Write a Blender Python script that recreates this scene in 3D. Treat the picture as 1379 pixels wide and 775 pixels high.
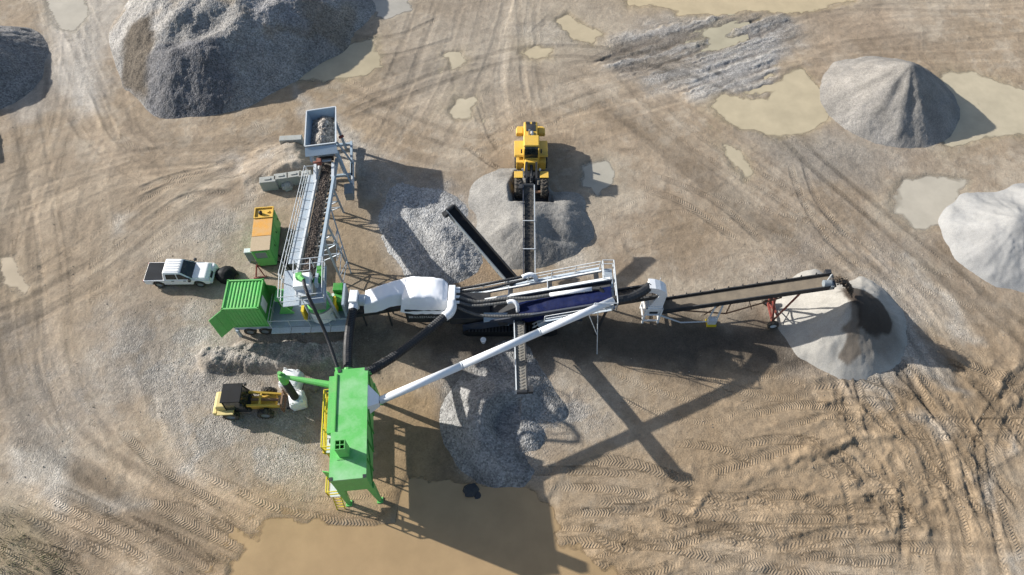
import bpy, bmesh, math, random
import numpy as np
from mathutils import Vector, Matrix
random.seed(7); np.random.seed(7)
R = math.radians
scene = bpy.context.scene
for o in list(bpy.data.objects): bpy.data.objects.remove(o, do_unlink=True)
COL = scene.collection

# ------------------------------------------------------------------ camera
CAM_H = 45.0; TILT = R(32.0); FPX = 919.3          # drone 45 m up, looking 32 degrees off straight down
cam_d = bpy.data.cameras.new('camera'); cam = bpy.data.objects.new('camera', cam_d); COL.objects.link(cam)
cam_d.lens = 24.0; cam_d.sensor_width = 36.0; cam_d.clip_start = .5; cam_d.clip_end = 3000
cam.location = (0, 0, CAM_H); cam.rotation_euler = (TILT, 0, 0)
scene.camera = cam
# ------------------------------------------------------------------ sky, sun, exposure
SHIFT = Vector((2.036, -.776, -1.0))               # travel of the sunlight for each metre of fall
SUN_EL = math.atan2(1, math.hypot(SHIFT.x, SHIFT.y)); SUN_AZ = math.atan2(-SHIFT.x, -SHIFT.y)
world = bpy.data.worlds.new('World'); scene.world = world; world.use_nodes = True
wn = world.node_tree.nodes; wl = world.node_tree.links
bg = wn['Background']
sky = wn.new('ShaderNodeTexSky'); sky.sky_type = 'NISHITA'; sky.sun_disc = False
sky.sun_elevation = SUN_EL; sky.sun_rotation = SUN_AZ; sky.air_density = 1.0; sky.dust_density = 1.5; sky.ozone_density = 1.0
wl.new(sky.outputs[0], bg.inputs[0]); bg.inputs[1].default_value = .098
sun_d = bpy.data.lights.new('sun', 'SUN'); sun_d.energy = 4.8; sun_d.angle = R(.6); sun_d.color = (1, .97, .915)
sun = bpy.data.objects.new('sun', sun_d); COL.objects.link(sun)
sun.rotation_euler = SHIFT.to_track_quat('-Z', 'Y').to_euler(); sun.location = (-30, 40, 40)
scene.view_settings.view_transform = 'Standard'; scene.view_settings.look = 'None'
scene.view_settings.gamma = 1.0; scene.view_settings.use_curve_mapping = False
scene.view_settings.exposure = .68
scene.render.engine = 'CYCLES'

# ------------------------------------------------------------------ pixels of the photograph to points
cT, sT = math.cos(TILT), math.sin(TILT)
def G(px, py, z=0.0):
    u = px - 689.5; v = py - 387.5
    k = (CAM_H - z) / (FPX * cT + v * sT)
    return Vector((u * k, (FPX * sT - v * cT) * k, z))
def G2(px, py):
    g = G(px, py); return (g.x, g.y)

# ------------------------------------------------------------------ mesh helpers
class MB:
    def __init__(s): s.v = []; s.f = []
    def add(s, vs, fs):
        n = len(s.v); s.v += [tuple(p) for p in vs]; s.f += [tuple(i + n for i in f) for f in fs]; return s
    def hexa(s, p):                                  # 8 points: bottom four, top four
        return s.add(p, [(3,2,1,0),(4,5,6,7),(0,1,5,4),(1,2,6,5),(2,3,7,6),(3,0,4,7)])
    def box(s, x0, x1, y0, y1, z0, z1):
        return s.hexa([(x0,y0,z0),(x1,y0,z0),(x1,y1,z0),(x0,y1,z0),(x0,y0,z1),(x1,y0,z1),(x1,y1,z1),(x0,y1,z1)])
    def taper(s, r0, z0, r1, z1):                    # r = x0,x1,y0,y1 at each level
        a, b = r0, r1
        return s.hexa([(a[0],a[2],z0),(a[1],a[2],z0),(a[1],a[3],z0),(a[0],a[3],z0),(b[0],b[2],z1),(b[1],b[2],z1),(b[1],b[3],z1),(b[0],b[3],z1)])
    def obox(s, c, ax, ay, az):                      # centre and three half vectors
        c, ax, ay, az = map(Vector, (c, ax, ay, az))
        return s.hexa([c-ax-ay-az, c+ax-ay-az, c+ax+ay-az, c-ax+ay-az, c-ax-ay+az, c+ax-ay+az, c+ax+ay+az, c-ax+ay+az])
    def beam(s, a, b, w, h=None, up=(0,0,1)):
        a = Vector(a); b = Vector(b); h = h or w
        d = (b - a); L = d.length; d.normalize()
        sd = d.cross(Vector(up))
        if sd.length < 1e-3: sd = d.cross(Vector((1,0,0)))
        sd.normalize(); u = sd.cross(d)
        return s.obox((a + b) / 2, d * L / 2, sd * w / 2, u * h / 2)
    def tube(s, pts, r, n=8, caps=True):
        pts = [Vector(p) for p in pts]; m = len(pts)
        rs = r if isinstance(r, (list, tuple)) else [r] * m
        base = len(s.v); ref = None
        for i, p in enumerate(pts):
            d = (pts[min(i+1, m-1)] - pts[max(i-1, 0)]).normalized()
            if ref is None:
                ref = d.cross(Vector((0,0,1)))
                if ref.length < 1e-3: ref = d.cross(Vector((0,1,0)))
            ref = (ref - d * ref.dot(d)).normalized(); bi = d.cross(ref)
            for k in range(n):
                a = 2 * math.pi * k / n
                s.v.append(tuple(p + (ref * math.cos(a) + bi * math.sin(a)) * rs[i]))
        for i in range(m - 1):
            for k in range(n):
                q = base + i*n; k2 = (k+1) % n
                s.f.append((q+k, q+k2, q+n+k2, q+n+k))
        if caps:
            s.f.append(tuple(base + k for k in reversed(range(n)))); s.f.append(tuple(base + (m-1)*n + k for k in range(n)))
        return s
    def prism(s, prof, a, b, axis='y'):              # outline in two axes, pushed out along the third
        n = len(prof)
        def pt(q, t):
            return (q[0], t, q[1]) if axis == 'y' else (t, q[0], q[1]) if axis == 'x' else (q[0], q[1], t)
        vs = [pt(q, a) for q in prof] + [pt(q, b) for q in prof]
        fs = [tuple(range(n)), tuple(reversed(range(n, 2*n)))]
        fs += [(i, i+n, (i+1) % n + n, (i+1) % n) for i in range(n)]
        return s.add(vs, fs)
    def sheet(s, pts): return s.add(pts, [tuple(range(len(pts)))])
    def build(s, name, mat, parent=None, world=False, smooth=False, bevel=0, seg=2):
        me = bpy.data.meshes.new(name)
        vs = s.v
        if world and parent is not None:
            inv = parent.matrix_basis.inverted()
            if parent.parent is not None: inv = inv @ parent.parent.matrix_basis.inverted()
            vs = [tuple(inv @ Vector(p)) for p in vs]
        me.from_pydata(vs, [], s.f)
        bm = bmesh.new(); bm.from_mesh(me); bmesh.ops.recalc_face_normals(bm, faces=bm.faces); bm.to_mesh(me); bm.free()
        if mat: me.materials.append(mat)
        if smooth:
            for p in me.polygons: p.use_smooth = True
        o = bpy.data.objects.new(name, me); COL.objects.link(o)
        if parent is not None: o.parent = parent
        if bevel:
            m = o.modifiers.new('bevel', 'BEVEL'); m.width = bevel; m.segments = seg; m.limit_method = 'ANGLE'; m.angle_limit = R(35)
            for p in me.polygons: p.use_smooth = True
            m.harden_normals = True
        return o
def tag(o, label, cat, group=None, kind=None):
    if label: o['label'] = label
    if cat: o['category'] = cat
    if group: o['group'] = group
    if kind: o['kind'] = kind
    return o
def thing(name, label, cat, loc=(0,0,0), rz=0.0, group=None):
    o = bpy.data.objects.new(name, None); COL.objects.link(o)
    o.empty_display_size = .3
    o.location = loc; o.rotation_euler = (0, 0, rz)
    o.matrix_basis = Matrix.Translation(Vector(loc)) @ Matrix.Rotation(rz, 4, 'Z')
    return tag(o, label, cat, group)
def dup(src, parent, loc=None, rot=None):
    c = src.copy(); COL.objects.link(c); c.parent = parent
    if loc is not None: c.location = loc
    if rot is not None: c.rotation_euler = rot
    return c
def catmull(pts, step):
    P = [np.array(p, float) for p in pts]
    if len(P) == 2:
        n = max(2, int(np.linalg.norm(P[1]-P[0]) / step)); return np.array([P[0] + (P[1]-P[0]) * t for t in np.linspace(0, 1, n)])
    P = [2*P[0]-P[1]] + P + [2*P[-1]-P[-2]]; out = []
    for i in range(1, len(P)-2):
        n = max(2, int(np.linalg.norm(P[i+1]-P[i]) / step))
        for t in np.linspace(0, 1, n, endpoint=False):
            out.append(.5*((2*P[i]) + (-P[i-1]+P[i+1])*t + (2*P[i-1]-5*P[i]+4*P[i+1]-P[i+2])*t*t + (-P[i-1]+3*P[i]-3*P[i+1]+P[i+2])*t**3))
    out.append(P[-2]); return np.array(out)

# ------------------------------------------------------------------ numeric noise
def vnoise(x, y, seed=0):
    xi = np.floor(x).astype(np.int64); yi = np.floor(y).astype(np.int64)
    fx = x - xi; fy = y - yi; fx = fx*fx*(3-2*fx); fy = fy*fy*(3-2*fy)
    def h(a, b):
        n = (a * 374761393 + b * 668265263 + seed * 974711) & 0xffffffff
        n = ((n ^ (n >> 13)) * 1274126177) & 0xffffffff
        n = n ^ (n >> 16)
        return (n & 0xffff) / 65535.0
    return (h(xi, yi)*(1-fx) + h(xi+1, yi)*fx)*(1-fy) + (h(xi, yi+1)*(1-fx) + h(xi+1, yi+1)*fx)*fy
def fbm(x, y, octs=4, seed=0, gain=.5):
    a = 1.0; t = 0; n = 0
    for i in range(octs):
        t = t + a * vnoise(x, y, seed + i*17); n += a; a *= gain; x = x*2.03 + 5.1; y = y*2.03 + 3.7
    return t / n
def sstep(a, b, x):
    t = np.clip((x - a) / (b - a), 0, 1); return t*t*(3-2*t)
def polydist(poly, X, Y):                            # signed distance, inside is positive
    P = np.array(poly); n = len(P); d = np.full(X.shape, 1e9); ins = np.zeros(X.shape, bool)
    for i in range(n):
        ax, ay = P[i]; bx, by = P[(i+1) % n]
        ex, ey = bx-ax, by-ay; t = np.clip(((X-ax)*ex + (Y-ay)*ey) / (ex*ex+ey*ey+1e-9), 0, 1)
        d = np.minimum(d, np.hypot(X-ax-ex*t, Y-ay-ey*t))
        c = ((ay > Y) != (by > Y)) & (X < ex * (Y-ay) / (by-ay if by != ay else 1e-9) + ax)
        ins ^= c
    return np.where(ins, d, -d)

# ------------------------------------------------------------------ materials
def nodes(name):
    m = bpy.data.materials.new(name); m.use_nodes = True
    nt = m.node_tree; b = nt.nodes['Principled BSDF']
    return m, nt, nt.nodes, nt.links, b
def tex(nd, ln, kind, scale, vec=None, **kw):
    t = nd.new(kind); t.inputs['Scale'].default_value = scale
    for k, v in kw.items():
        if k in t.inputs: t.inputs[k].default_value = v
        else: setattr(t, k, v)
    if vec is not None: ln.new(vec, t.inputs['Vector'])
    return t
def ramp(nd, ln, src, stops):
    r = nd.new('ShaderNodeValToRGB'); e = r.color_ramp.elements
    while len(e) < len(stops): e.new(.5)
    for q, (p, c) in zip(e, stops): q.position = p; q.color = c if len(c) == 4 else (*c, 1)
    ln.new(src, r.inputs[0]); return r
def mixc(nd, ln, fac, a, b, mode='MIX'):
    m = nd.new('ShaderNodeMix'); m.data_type = 'RGBA'; m.blend_type = mode
    for s_, i in ((fac, 0), (a, 6), (b, 7)):
        if isinstance(s_, (int, float)): m.inputs[i].default_value = s_
        elif isinstance(s_, tuple): m.inputs[i].default_value = (*s_, 1) if len(s_) == 3 else s_
        else: ln.new(s_, m.inputs[i])
    return m.outputs[2]
def math_(nd, ln, op, a, b=None, c=None):
    m = nd.new('ShaderNodeMath'); m.operation = op
    for i, s_ in enumerate((a, b, c)):
        if s_ is None: continue
        if isinstance(s_, (int, float)): m.inputs[i].default_value = s_
        else: ln.new(s_, m.inputs[i])
    return m.outputs[0]
DUST = (.34, .28, .2)
def paint(name, col, rough=.45, metal=0.0, dust=.35, scale=1.6, var=.12, bump=.0, fine=14, dustcol=DUST, spec=.4):
    m, nt, nd, ln, b = nodes(name)
    tc = nd.new('ShaderNodeTexCoord').outputs['Object']
    n1 = tex(nd, ln, 'ShaderNodeTexNoise', scale, tc, Detail=6, Roughness=.65)
    n2 = tex(nd, ln, 'ShaderNodeTexNoise', fine, tc, Detail=4, Roughness=.6)
    v = ramp(nd, ln, n2.outputs[0], [(.3, (1-var,)*3), (.7, (1+var,)*3)])
    c = mixc(nd, ln, 1.0, col, v.outputs[0], 'MULTIPLY')
    f = ramp(nd, ln, n1.outputs[0], [(.42, (0,0,0)), (.75, (dust,)*3)])
    c = mixc(nd, ln, f.outputs[0], c, dustcol)
    ln.new(c, b.inputs['Base Color'])
    b.inputs['Metallic'].default_value = metal; b.inputs['Specular IOR Level'].default_value = spec
    rr = ramp(nd, ln, n1.outputs[0], [(.35, (rough,)*3), (.75, (min(1, rough+.3),)*3)]); ln.new(rr.outputs[0], b.inputs['Roughness'])
    if bump:
        bp = nd.new('ShaderNodeBump'); bp.inputs['Strength'].default_value = bump; bp.inputs['Distance'].default_value = .05
        ln.new(n2.outputs[0], bp.inputs['Height']); ln.new(bp.outputs[0], b.inputs['Normal'])
    return m
MT = dict(
    green=paint('green paint', (.12, .46, .11), .42, dust=.25), darkgreen=paint('green painted steel', (.03, .25, .032), .5, dust=.25),
    yellow=paint('yellow paint', (.66, .41, .06), .45, dust=.25), paleyellow=paint('faded cream yellow paint', (.62, .5, .2), .5, dust=.3), orange=paint('orange cover', (.62, .3, .05), .6, dust=.75, scale=1.0, dustcol=(.5, .38, .24)),
    white=paint('white paint', (.78, .79, .8), .4, dust=.12), carwhite=paint('white car paint', (.78, .78, .78), .25, dust=.25, spec=.5, var=.03),
    pipe=paint('white pipe', (.78, .79, .81), .35, dust=.1, var=.04), tarp=paint('white tarpaulin', (.83, .84, .86), .55, dust=.03, bump=.25, fine=3, var=.03),
    blue=paint('blue tarpaulin', (.0015, .006, .042), .5, dust=0, bump=.3, fine=5, var=.3, spec=.12), steel=paint('galvanised steel', (.34, .4, .46), .45, .25, dust=.3),
    hopper=paint('pale blue grey paint', (.3, .38, .45), .5, dust=.25), lightsteel=paint('pale galvanised steel', (.55, .58, .6), .45, .1, dust=.15),
    dark=paint('dark machine paint', (.02, .023, .028), .5, dust=.1), navy=paint('dark blue steel', (.022, .032, .055), .5, dust=.12),
    black=paint('black rubber', (.009, .01, .012), .6, dust=.04, spec=.2), rubber=paint('tyre rubber', (.018, .018, .019), .75, dust=.55, scale=5, bump=.4, fine=40),
    hose=paint('black ribbed hose', (.016, .018, .022), .42, dust=.08, scale=4), greyhose=paint('dusty ribbed hose', (.06, .066, .072), .5, dust=.3, scale=4),
    glass=paint('tinted glass', (.012, .02, .022), .08, dust=.1, spec=.6), red=paint('red paint', (.2, .045, .035), .6, dust=.5),
    grey=paint('mid grey paint', (.2, .23, .25), .5, dust=.3), concrete=paint('concrete', (.34, .35, .33), .85, dust=.45, bump=.4),
    rock=paint('stone', (.2, .18, .15), .85, dust=.4, bump=.6, fine=9), rust=paint('rusty steel', (.18, .09, .05), .7, dust=.4), belt=paint('worn belt', (.03, .03, .032), .7, dust=.5, scale=4),
    sandbelt=paint('sand on belt', (.13, .108, .082), .9, dust=.25, bump=.4, fine=30), bed=paint('bed cover', (.014, .017, .022), .7, dust=.05, spec=.2),
    chrome=paint('bright steel', (.5, .5, .5), .25, .9, dust=.2), lamp=paint('lamp glass', (.6, .6, .6), .15, dust=.05), tail=paint('red lamp glass', (.4, .02, .02), .2, dust=.05),
    bag=paint('white woven sack', (.72, .73, .74), .7, dust=.15, bump=.5, fine=6), ink=paint('white lettering', (.42, .43, .45), .6, dust=.1),
    ygreen=paint('yellow rail paint', (.65, .48, .02), .45, dust=.2),
)
def gravel_mat(name, grain, contrast, bump, rough=.9, mid=.5, midvar=.25):
    m, nt, nd, ln, b = nodes(name)
    tc = nd.new('ShaderNodeTexCoord').outputs['Object']
    at = nd.new('ShaderNodeAttribute'); at.attribute_name = 'Col'
    vo = tex(nd, ln, 'ShaderNodeTexVoronoi', 1/grain, tc)
    n1 = tex(nd, ln, 'ShaderNodeTexNoise', mid, tc, Detail=8, Roughness=.7)
    sp = nd.new('ShaderNodeSeparateColor'); ln.new(vo.outputs['Color'], sp.inputs[0])
    v = ramp(nd, ln, sp.outputs[0], [(0, (1-contrast,)*3), (1, (1+contrast,)*3)])
    w = ramp(nd, ln, n1.outputs[0], [(.3, (1-midvar,)*3), (.7, (1+midvar,)*3)])
    c = mixc(nd, ln, 1.0, at.outputs['Color'], v.outputs[0], 'MULTIPLY'); c = mixc(nd, ln, 1.0, c, w.outputs[0], 'MULTIPLY')
    ln.new(c, b.inputs['Base Color']); b.inputs['Roughness'].default_value = rough; b.inputs['Specular IOR Level'].default_value = .25
    n2 = tex(nd, ln, 'ShaderNodeTexNoise', .6/grain, tc, Detail=5, Roughness=.7)
    h = math_(nd, ln, 'ADD', math_(nd, ln, 'MULTIPLY', vo.outputs['Distance'], -1.0), n2.outputs[0])
    bp = nd.new('ShaderNodeBump'); bp.inputs['Strength'].default_value = bump; bp.inputs['Distance'].default_value = grain*.7
    ln.new(h, bp.inputs['Height']); ln.new(bp.outputs[0], b.inputs['Normal'])
    return m
MT['tanroof'] = paint('dusty tan cover', (.44, .34, .22), .7, dust=.5, scale=1.2, dustcol=(.5, .42, .3))
MT['stonebelt'] = paint('grey stone on belt', (.17, .165, .15), .9, dust=.5, scale=5, bump=.6, fine=20)
MT['roofgreen'] = paint('weathered green roof', (.12, .46, .11), .45, dust=.85, scale=.75, dustcol=(.34, .56, .33), var=.06)
MT['coarse'] = gravel_mat('coarse gravel', .16, .55, .8)
MT['fine'] = gravel_mat('fine crushed stone', .07, .22, .5)
MT['medium'] = gravel_mat('crushed stone', .11, .4, .7)
MT['sand'] = gravel_mat('sand', .035, .12, .35, midvar=.14)
# ================================================================== THE GROUND
STEP = .125
DX0, DX1, DY0, DY1 = -58.0, 58.0, 3.0, 68.0
def axis(a, b):
    core = np.arange(a, b + 1e-6, STEP); out = []; s = STEP; p = 0
    while p < 700: s *= 1.22; p += s; out.append(p)
    out = np.array(out); return np.concatenate([a - out[::-1], core, b + out]), len(out), len(core)
xs, X0, NX = axis(DX0, DX1); ys, Y0, NY = axis(DY0, DY1)
GX, GY = np.meshgrid(xs, ys)                          # rows are y
GZ = np.zeros_like(GX)
inside = (GX > DX0) & (GX < DX1) & (GY > DY0) & (GY < DY1)
WX = GX + (fbm(GX*.45, GY*.45, 4, 11) - .5) * 2.6; WY = GY + (fbm(GX*.45, GY*.45, 4, 23) - .5) * 2.6
WX2 = GX + (fbm(GX*1.5, GY*1.5, 3, 12) - .5) * .7; WY2 = GY + (fbm(GX*1.5, GY*1.5, 3, 24) - .5) * .7
n_lo = fbm(GX*.06, GY*.06, 3, 1); n_mid = fbm(GX*.3, GY*.3, 5, 2, .6); n_hi = fbm(GX*1.6, GY*1.6, 4, 3, .6)
GZ += (n_lo - .5) * .25 + (n_mid - .5) * .09 + (n_hi - .5) * .045
def C(*c): return np.array(c)
n_pat = fbm(GX*.22, GY*.22, 5, 71, .62); n_pat2 = fbm(GX*.5+3, GY*.5, 5, 81, .62)
col = C(.305, .248, .182)[None, None, :] * (1 + (n_mid - .5)*.42 + (n_hi - .5)*.3)[..., None]
col = col * (1 + (n_lo - .5)[..., None] * C(-.1, .02, .25))
gravel = np.zeros_like(GX); wet = np.zeros_like(GX)
def region(pxpoly, feather=.8, warp=1):
    poly = [G2(*p) for p in pxpoly]
    A, B = (WX, WY) if warp == 1 else (WX2, WY2)
    x0 = min(p[0] for p in poly)-4; x1 = max(p[0] for p in poly)+4; y0 = min(p[1] for p in poly)-4; y1 = max(p[1] for p in poly)+4
    i0, i1 = np.searchsorted(ys, [y0, y1]); j0, j1 = np.searchsorted(xs, [x0, x1])
    d = polydist(poly, A[i0:i1, j0:j1], B[i0:i1, j0:j1])
    m = np.zeros_like(GX); m[i0:i1, j0:j1] = sstep(-feather, feather, d); return m
def tint(m, c, amt=1.0, g=None, w=None):
    global col, gravel, wet
    m = m * amt
    col = col * (1 - m[..., None]) + m[..., None] * C(*c) * (1 + (n_mid - .5)*.45 + (n_hi - .5)*.35)[..., None]
    if g is not None: gravel = gravel * (1-m) + g * m
    if w is not None: wet = wet * (1-m) + w * m
GREY = (.305, .293, .272)
n_pat3 = fbm(GX*.8+7, GY*.8, 5, 131, .6)
tint(sstep(.53, .66, n_pat), (.385, .338, .27), .55); tint(sstep(.47, .34, n_pat), (.235, .182, .125), .5)
tint(sstep(.58, .68, n_pat3), (.39, .345, .28), .35); tint(sstep(.42, .33, n_pat3), (.22, .17, .12), .35, w=.4)
# broad tones: greyer to the top and left, browner at the bottom right
tint(region([(0,0),(420,0),(520,150),(860,120),(1379,0),(1379,-60),(0,-60)], 6), (.3, .262, .212), .6)
tint(region([(900,500),(1379,440),(1379,775),(760,775),(860,640)], 4), (.285, .212, .135), .8)
tint(region([(60,660),(300,600),(470,700),(340,775),(60,775)], 3), (.285, .22, .155), .6)
tint(region([(0,200),(180,230),(340,200),(180,330),(110,520),(0,560)], 3), (.3, .24, .17), .6)
for poly, a in (([(150,470),(300,430),(420,505),(435,640),(340,650),(220,560)], .75), ([(235,570),(290,560),(300,640),(240,650)], .9), ([(130,420),(300,400),(300,520),(170,520)], .65),
                ([(300,560),(430,560),(430,650),(330,650)], .7), ([(60,500),(150,480),(180,560),(90,580)], .4), ([(270,440),(470,440),(470,500),(300,505)], .9),
                ([(250,300),(340,260),(340,360),(300,360),(240,340)], .6), ([(480,200),(560,230),(650,260),(650,370),(560,380),(520,330)], .85), 
                ([(1050,180),(1230,200),(1210,250),(1080,240)], .4), ([(600,430),(760,430),(770,500),(830,560),(760,600),(740,650),(600,640),(590,500)], .9),
                ([(300,215),(410,190),(410,240),(330,250)], .7), ([(880,130),(1080,60),(1060,20),(900,20),(790,60)], .8), ([(1010,330),(1250,320),(1250,520),(1060,520)], .35), ([(0,430),(60,420),(120,620),(60,640),(0,560)], .35)):
    tint(region(poly, 1.6) * (.4 + .6*sstep(.4, .57, n_pat2)), GREY, a, g=.9)
# pale dried mud and white stone dust
for poly in ([(152,292),(170,290),(172,318),(155,320)], [(1232,560),(1255,560),(1285,582),(1262,580)], [(1315,650),(1335,632),(1345,690),(1330,680)], [(1352,598),(1366,594),(1364,612),(1352,614)],
             [(1362,735),(1379,730),(1379,775),(1368,775)], [(1190,380),(1260,480),(1290,520),(1240,500)], [(1270,505),(1290,515),(1294,525),(1280,520)], [(1225,350),(1300,430),(1330,470),(1290,450)],
             [(740,350),(790,345),(800,365),(750,372)], [(95,20),(125,10),(130,120),(110,130)], [(450,150),(480,190),(490,230),(466,230)], [(100,610),(80,600),(60,680),(80,690)], [(200,690),(150,700),(90,665),(130,672)],
             [(1150,480),(1170,490),(1200,540),(1185,540)], [(30,595),(70,600),(110,660),(60,660),(20,640)], [(1100,400),(1170,370),(1230,440),(1260,500),(1150,500)], [(700,40),(760,30),(770,60),(720,70)], [(390,100),(480,200),(430,210)]):
    tint(region(poly, .7), (.42, .4, .36), .6, g=.6)
tint(region([(55,-20),(180,-20),(150,60),(140,150),(110,160),(60,110)], 1.8), (.42, .395, .355), .8)
tint(region([(0,90),(60,110),(70,150),(20,170),(0,165)], 1.2), (.36, .33, .29), .7)
tint(region([(550,40),(680,30),(700,100),(660,170),(560,150)], 3), (.36, .32, .262), .55)
tint(region([(690,0),(840,10),(850,70),(740,95),(690,70)], 2.5), (.36, .315, .25), .6)
tint(region([(1000,180),(1130,185),(1200,215),(1180,250),(1060,235)], 1.6), (.25, .23, .2), .6)
tint(region([(870,300),(960,260),(1040,330),(1000,350),(900,340)], 2.5), (.28, .215, .145), .5)
# dark ground: soaked plus painted machine shade below screen and stacker, soaked round the south heap
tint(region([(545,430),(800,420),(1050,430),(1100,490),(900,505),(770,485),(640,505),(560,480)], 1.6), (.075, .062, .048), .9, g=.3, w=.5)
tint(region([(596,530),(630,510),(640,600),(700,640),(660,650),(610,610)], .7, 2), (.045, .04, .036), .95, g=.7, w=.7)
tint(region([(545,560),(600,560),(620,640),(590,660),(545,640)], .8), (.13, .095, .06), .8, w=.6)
tint(region([(505,520),(590,530),(590,600),(560,700),(500,700)], 1.0), (.3, .215, .12), .85, g=0, w=.5)
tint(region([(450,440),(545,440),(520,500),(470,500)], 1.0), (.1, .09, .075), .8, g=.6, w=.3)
tint(region([(440,290),(500,270),(520,370),(440,380)], 1.2), (.25, .19, .12), .7)
tint(region([(640,345),(700,340),(690,380),(600,390)], .8), (.25, .18, .11), .7, g=.5)
# dark spill fans in the upper right
tint(region([(800,70),(940,30),(1050,12),(1068,50),(1030,60),(900,80),(930,110),(830,95)], 1.0), (.17, .155, .135), .7, g=1)
tint(region([(940,85),(1050,30),(1060,75),(1035,125),(980,125),(930,128)], .9), (.31, .31, .305), .7, g=1)
tint(region([(1075,20),(1200,10),(1240,60),(1110,80)], 2), (.25, .195, .14), .6)
tint(region([(0,690),(40,700),(90,775),(0,775)], 1.6), (.2, .175, .1), .45)
# ---- tyre tracks: along-track, across-track and strength are kept for the tread relief
trk_s = np.zeros_like(GX); trk_d = np.zeros_like(GX); trk_m = np.zeros_like(GX)
tone = np.zeros_like(GX)
def track(path, w=.62, tread=1.0, depth=.04, tn=0.0, px=True, bank=.5):
    global col
    pts = catmull([G2(*p) for p in path] if px else path, .12)
    L = np.concatenate([[0], np.cumsum(np.hypot(*np.diff(pts, axis=0).T))]); n = len(pts)
    rad = int(math.ceil((w/2 + .28) / STEP)) + 1
    s_off = random.random()*9; s_sc = random.uniform(.72, 1.2)
    for i in range(n):
        x, y = pts[i]
        j = int(round((x - DX0) / STEP)); k = int(round((y - DY0) / STEP))
        if not (rad < j < NX - rad and rad < k < NY - rad): continue
        a = pts[min(i+1, n-1)] - pts[max(i-1, 0)]; a = a / (np.hypot(*a) + 1e-9)
        sl = (slice(Y0+k-rad, Y0+k+rad+1), slice(X0+j-rad, X0+j+rad+1))
        dx = GX[sl] - x; dy = GY[sl] - y
        al = dx*a[0] + dy*a[1]; d = -dx*a[1] + dy*a[0]
        near = np.abs(al) <= .066
        fade = min(1, i/12, (n-1-i)/12)
        u = np.abs(d) / (w/2)
        m = near * sstep(1.12, .82, u) * fade
        on = m > .02
        trk_s[sl] = np.where(on, (L[i] + al)*s_sc + s_off, trk_s[sl]); trk_d[sl] = np.where(on, d, trk_d[sl]); trk_m[sl] = np.where(on, np.maximum(m*tread, trk_m[sl]*(1-m)), trk_m[sl])
        hit = near & (rut_id[sl] != track.k); rut_id[sl][hit] = track.k
        prof = -depth*sstep(1.1, .8, u) + depth*bank*np.exp(-((u-1.25)/.22)**2)
        GZ[sl] += np.where(hit, prof*fade, 0)
        tone[sl] += np.where(hit, tn*sstep(1.3, .8, u)*fade, 0)
    track.k += 1
track.k = 1
rut_id = np.zeros(GX.shape, np.int32)
def pair(path, gauge=2.1, **kw):
    P = catmull([G2(*p) for p in path], 1.2); T = np.gradient(P, axis=0); T /= np.hypot(T[:, 0], T[:, 1])[:, None] + 1e-9
    N = np.stack([-T[:, 1], T[:, 0]], 1)
    for s in (-.5, .5): track([tuple(q) for q in P + N*gauge*s], px=False, **kw)
flows = [[(-40,440),(120,360),(260,260),(420,190)], [(-40,300),(140,240),(300,225),(420,215)], [(60,-40),(110,110),(150,190),(260,250),(420,215)], [(120,-40),(112,130),(60,330),(90,540),(240,680),(460,800)],
         [(20,120),(40,330),(60,500),(170,660),(360,790)], [(430,160),(640,90),(860,130),(1040,260),(1240,420),(1420,560)], [(820,60),(960,180),(1130,300),(1290,480),(1420,700)], [(430,130),(620,200),(700,170),(860,110),(1100,60),(1420,40)],
         [(700,-30),(690,100),(714,180)], [(640,-30),(600,90),(540,200)], [(1060,340),(1170,420),(1260,560),(1330,800)], [(1160,330),(1260,440),(1350,600),(1420,720)], [(860,330),(980,300),(1130,330),(1320,420),(1420,440)],
         [(740,760),(900,700),(1100,720),(1420,740)], [(60,640),(200,700),(360,760)], [(-20,660),(120,720),(240,790)], [(880,520),(1000,560),(1100,520),(1200,560),(1420,640)], [(840,120),(1010,90),(1130,40),(1420,20)],
         [(180,480),(220,620),(340,700),(520,715)], [(1130,500),(1170,600),(1240,700),(1250,800)], [(1420,480),(1330,560),(1240,620),(1130,690),(900,710)]]
for fi, fl in enumerate(flows):
    for rep in range(4):
        ox, oy = random.gauss(0, 45), random.gauss(0, 26)
        track([(x+ox, y+oy) for x, y in fl], w=random.uniform(.8, 2.2), tread=0, depth=random.uniform(.0, .012), tn=random.gauss(.01, .065))
    for rep in range(5):
        ox, oy = random.gauss(0, 34), random.gauss(0, 20)
        pair([(x+ox+random.gauss(0, 8), y+oy+random.gauss(0, 6)) for x, y in fl], gauge=random.choice((1.6, 2.1, 2.2)), w=random.uniform(.4, .8),
             tread=random.choice((0, 0, .3, .5)), depth=random.uniform(.004, .016), tn=random.gauss(0, .07))
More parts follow.
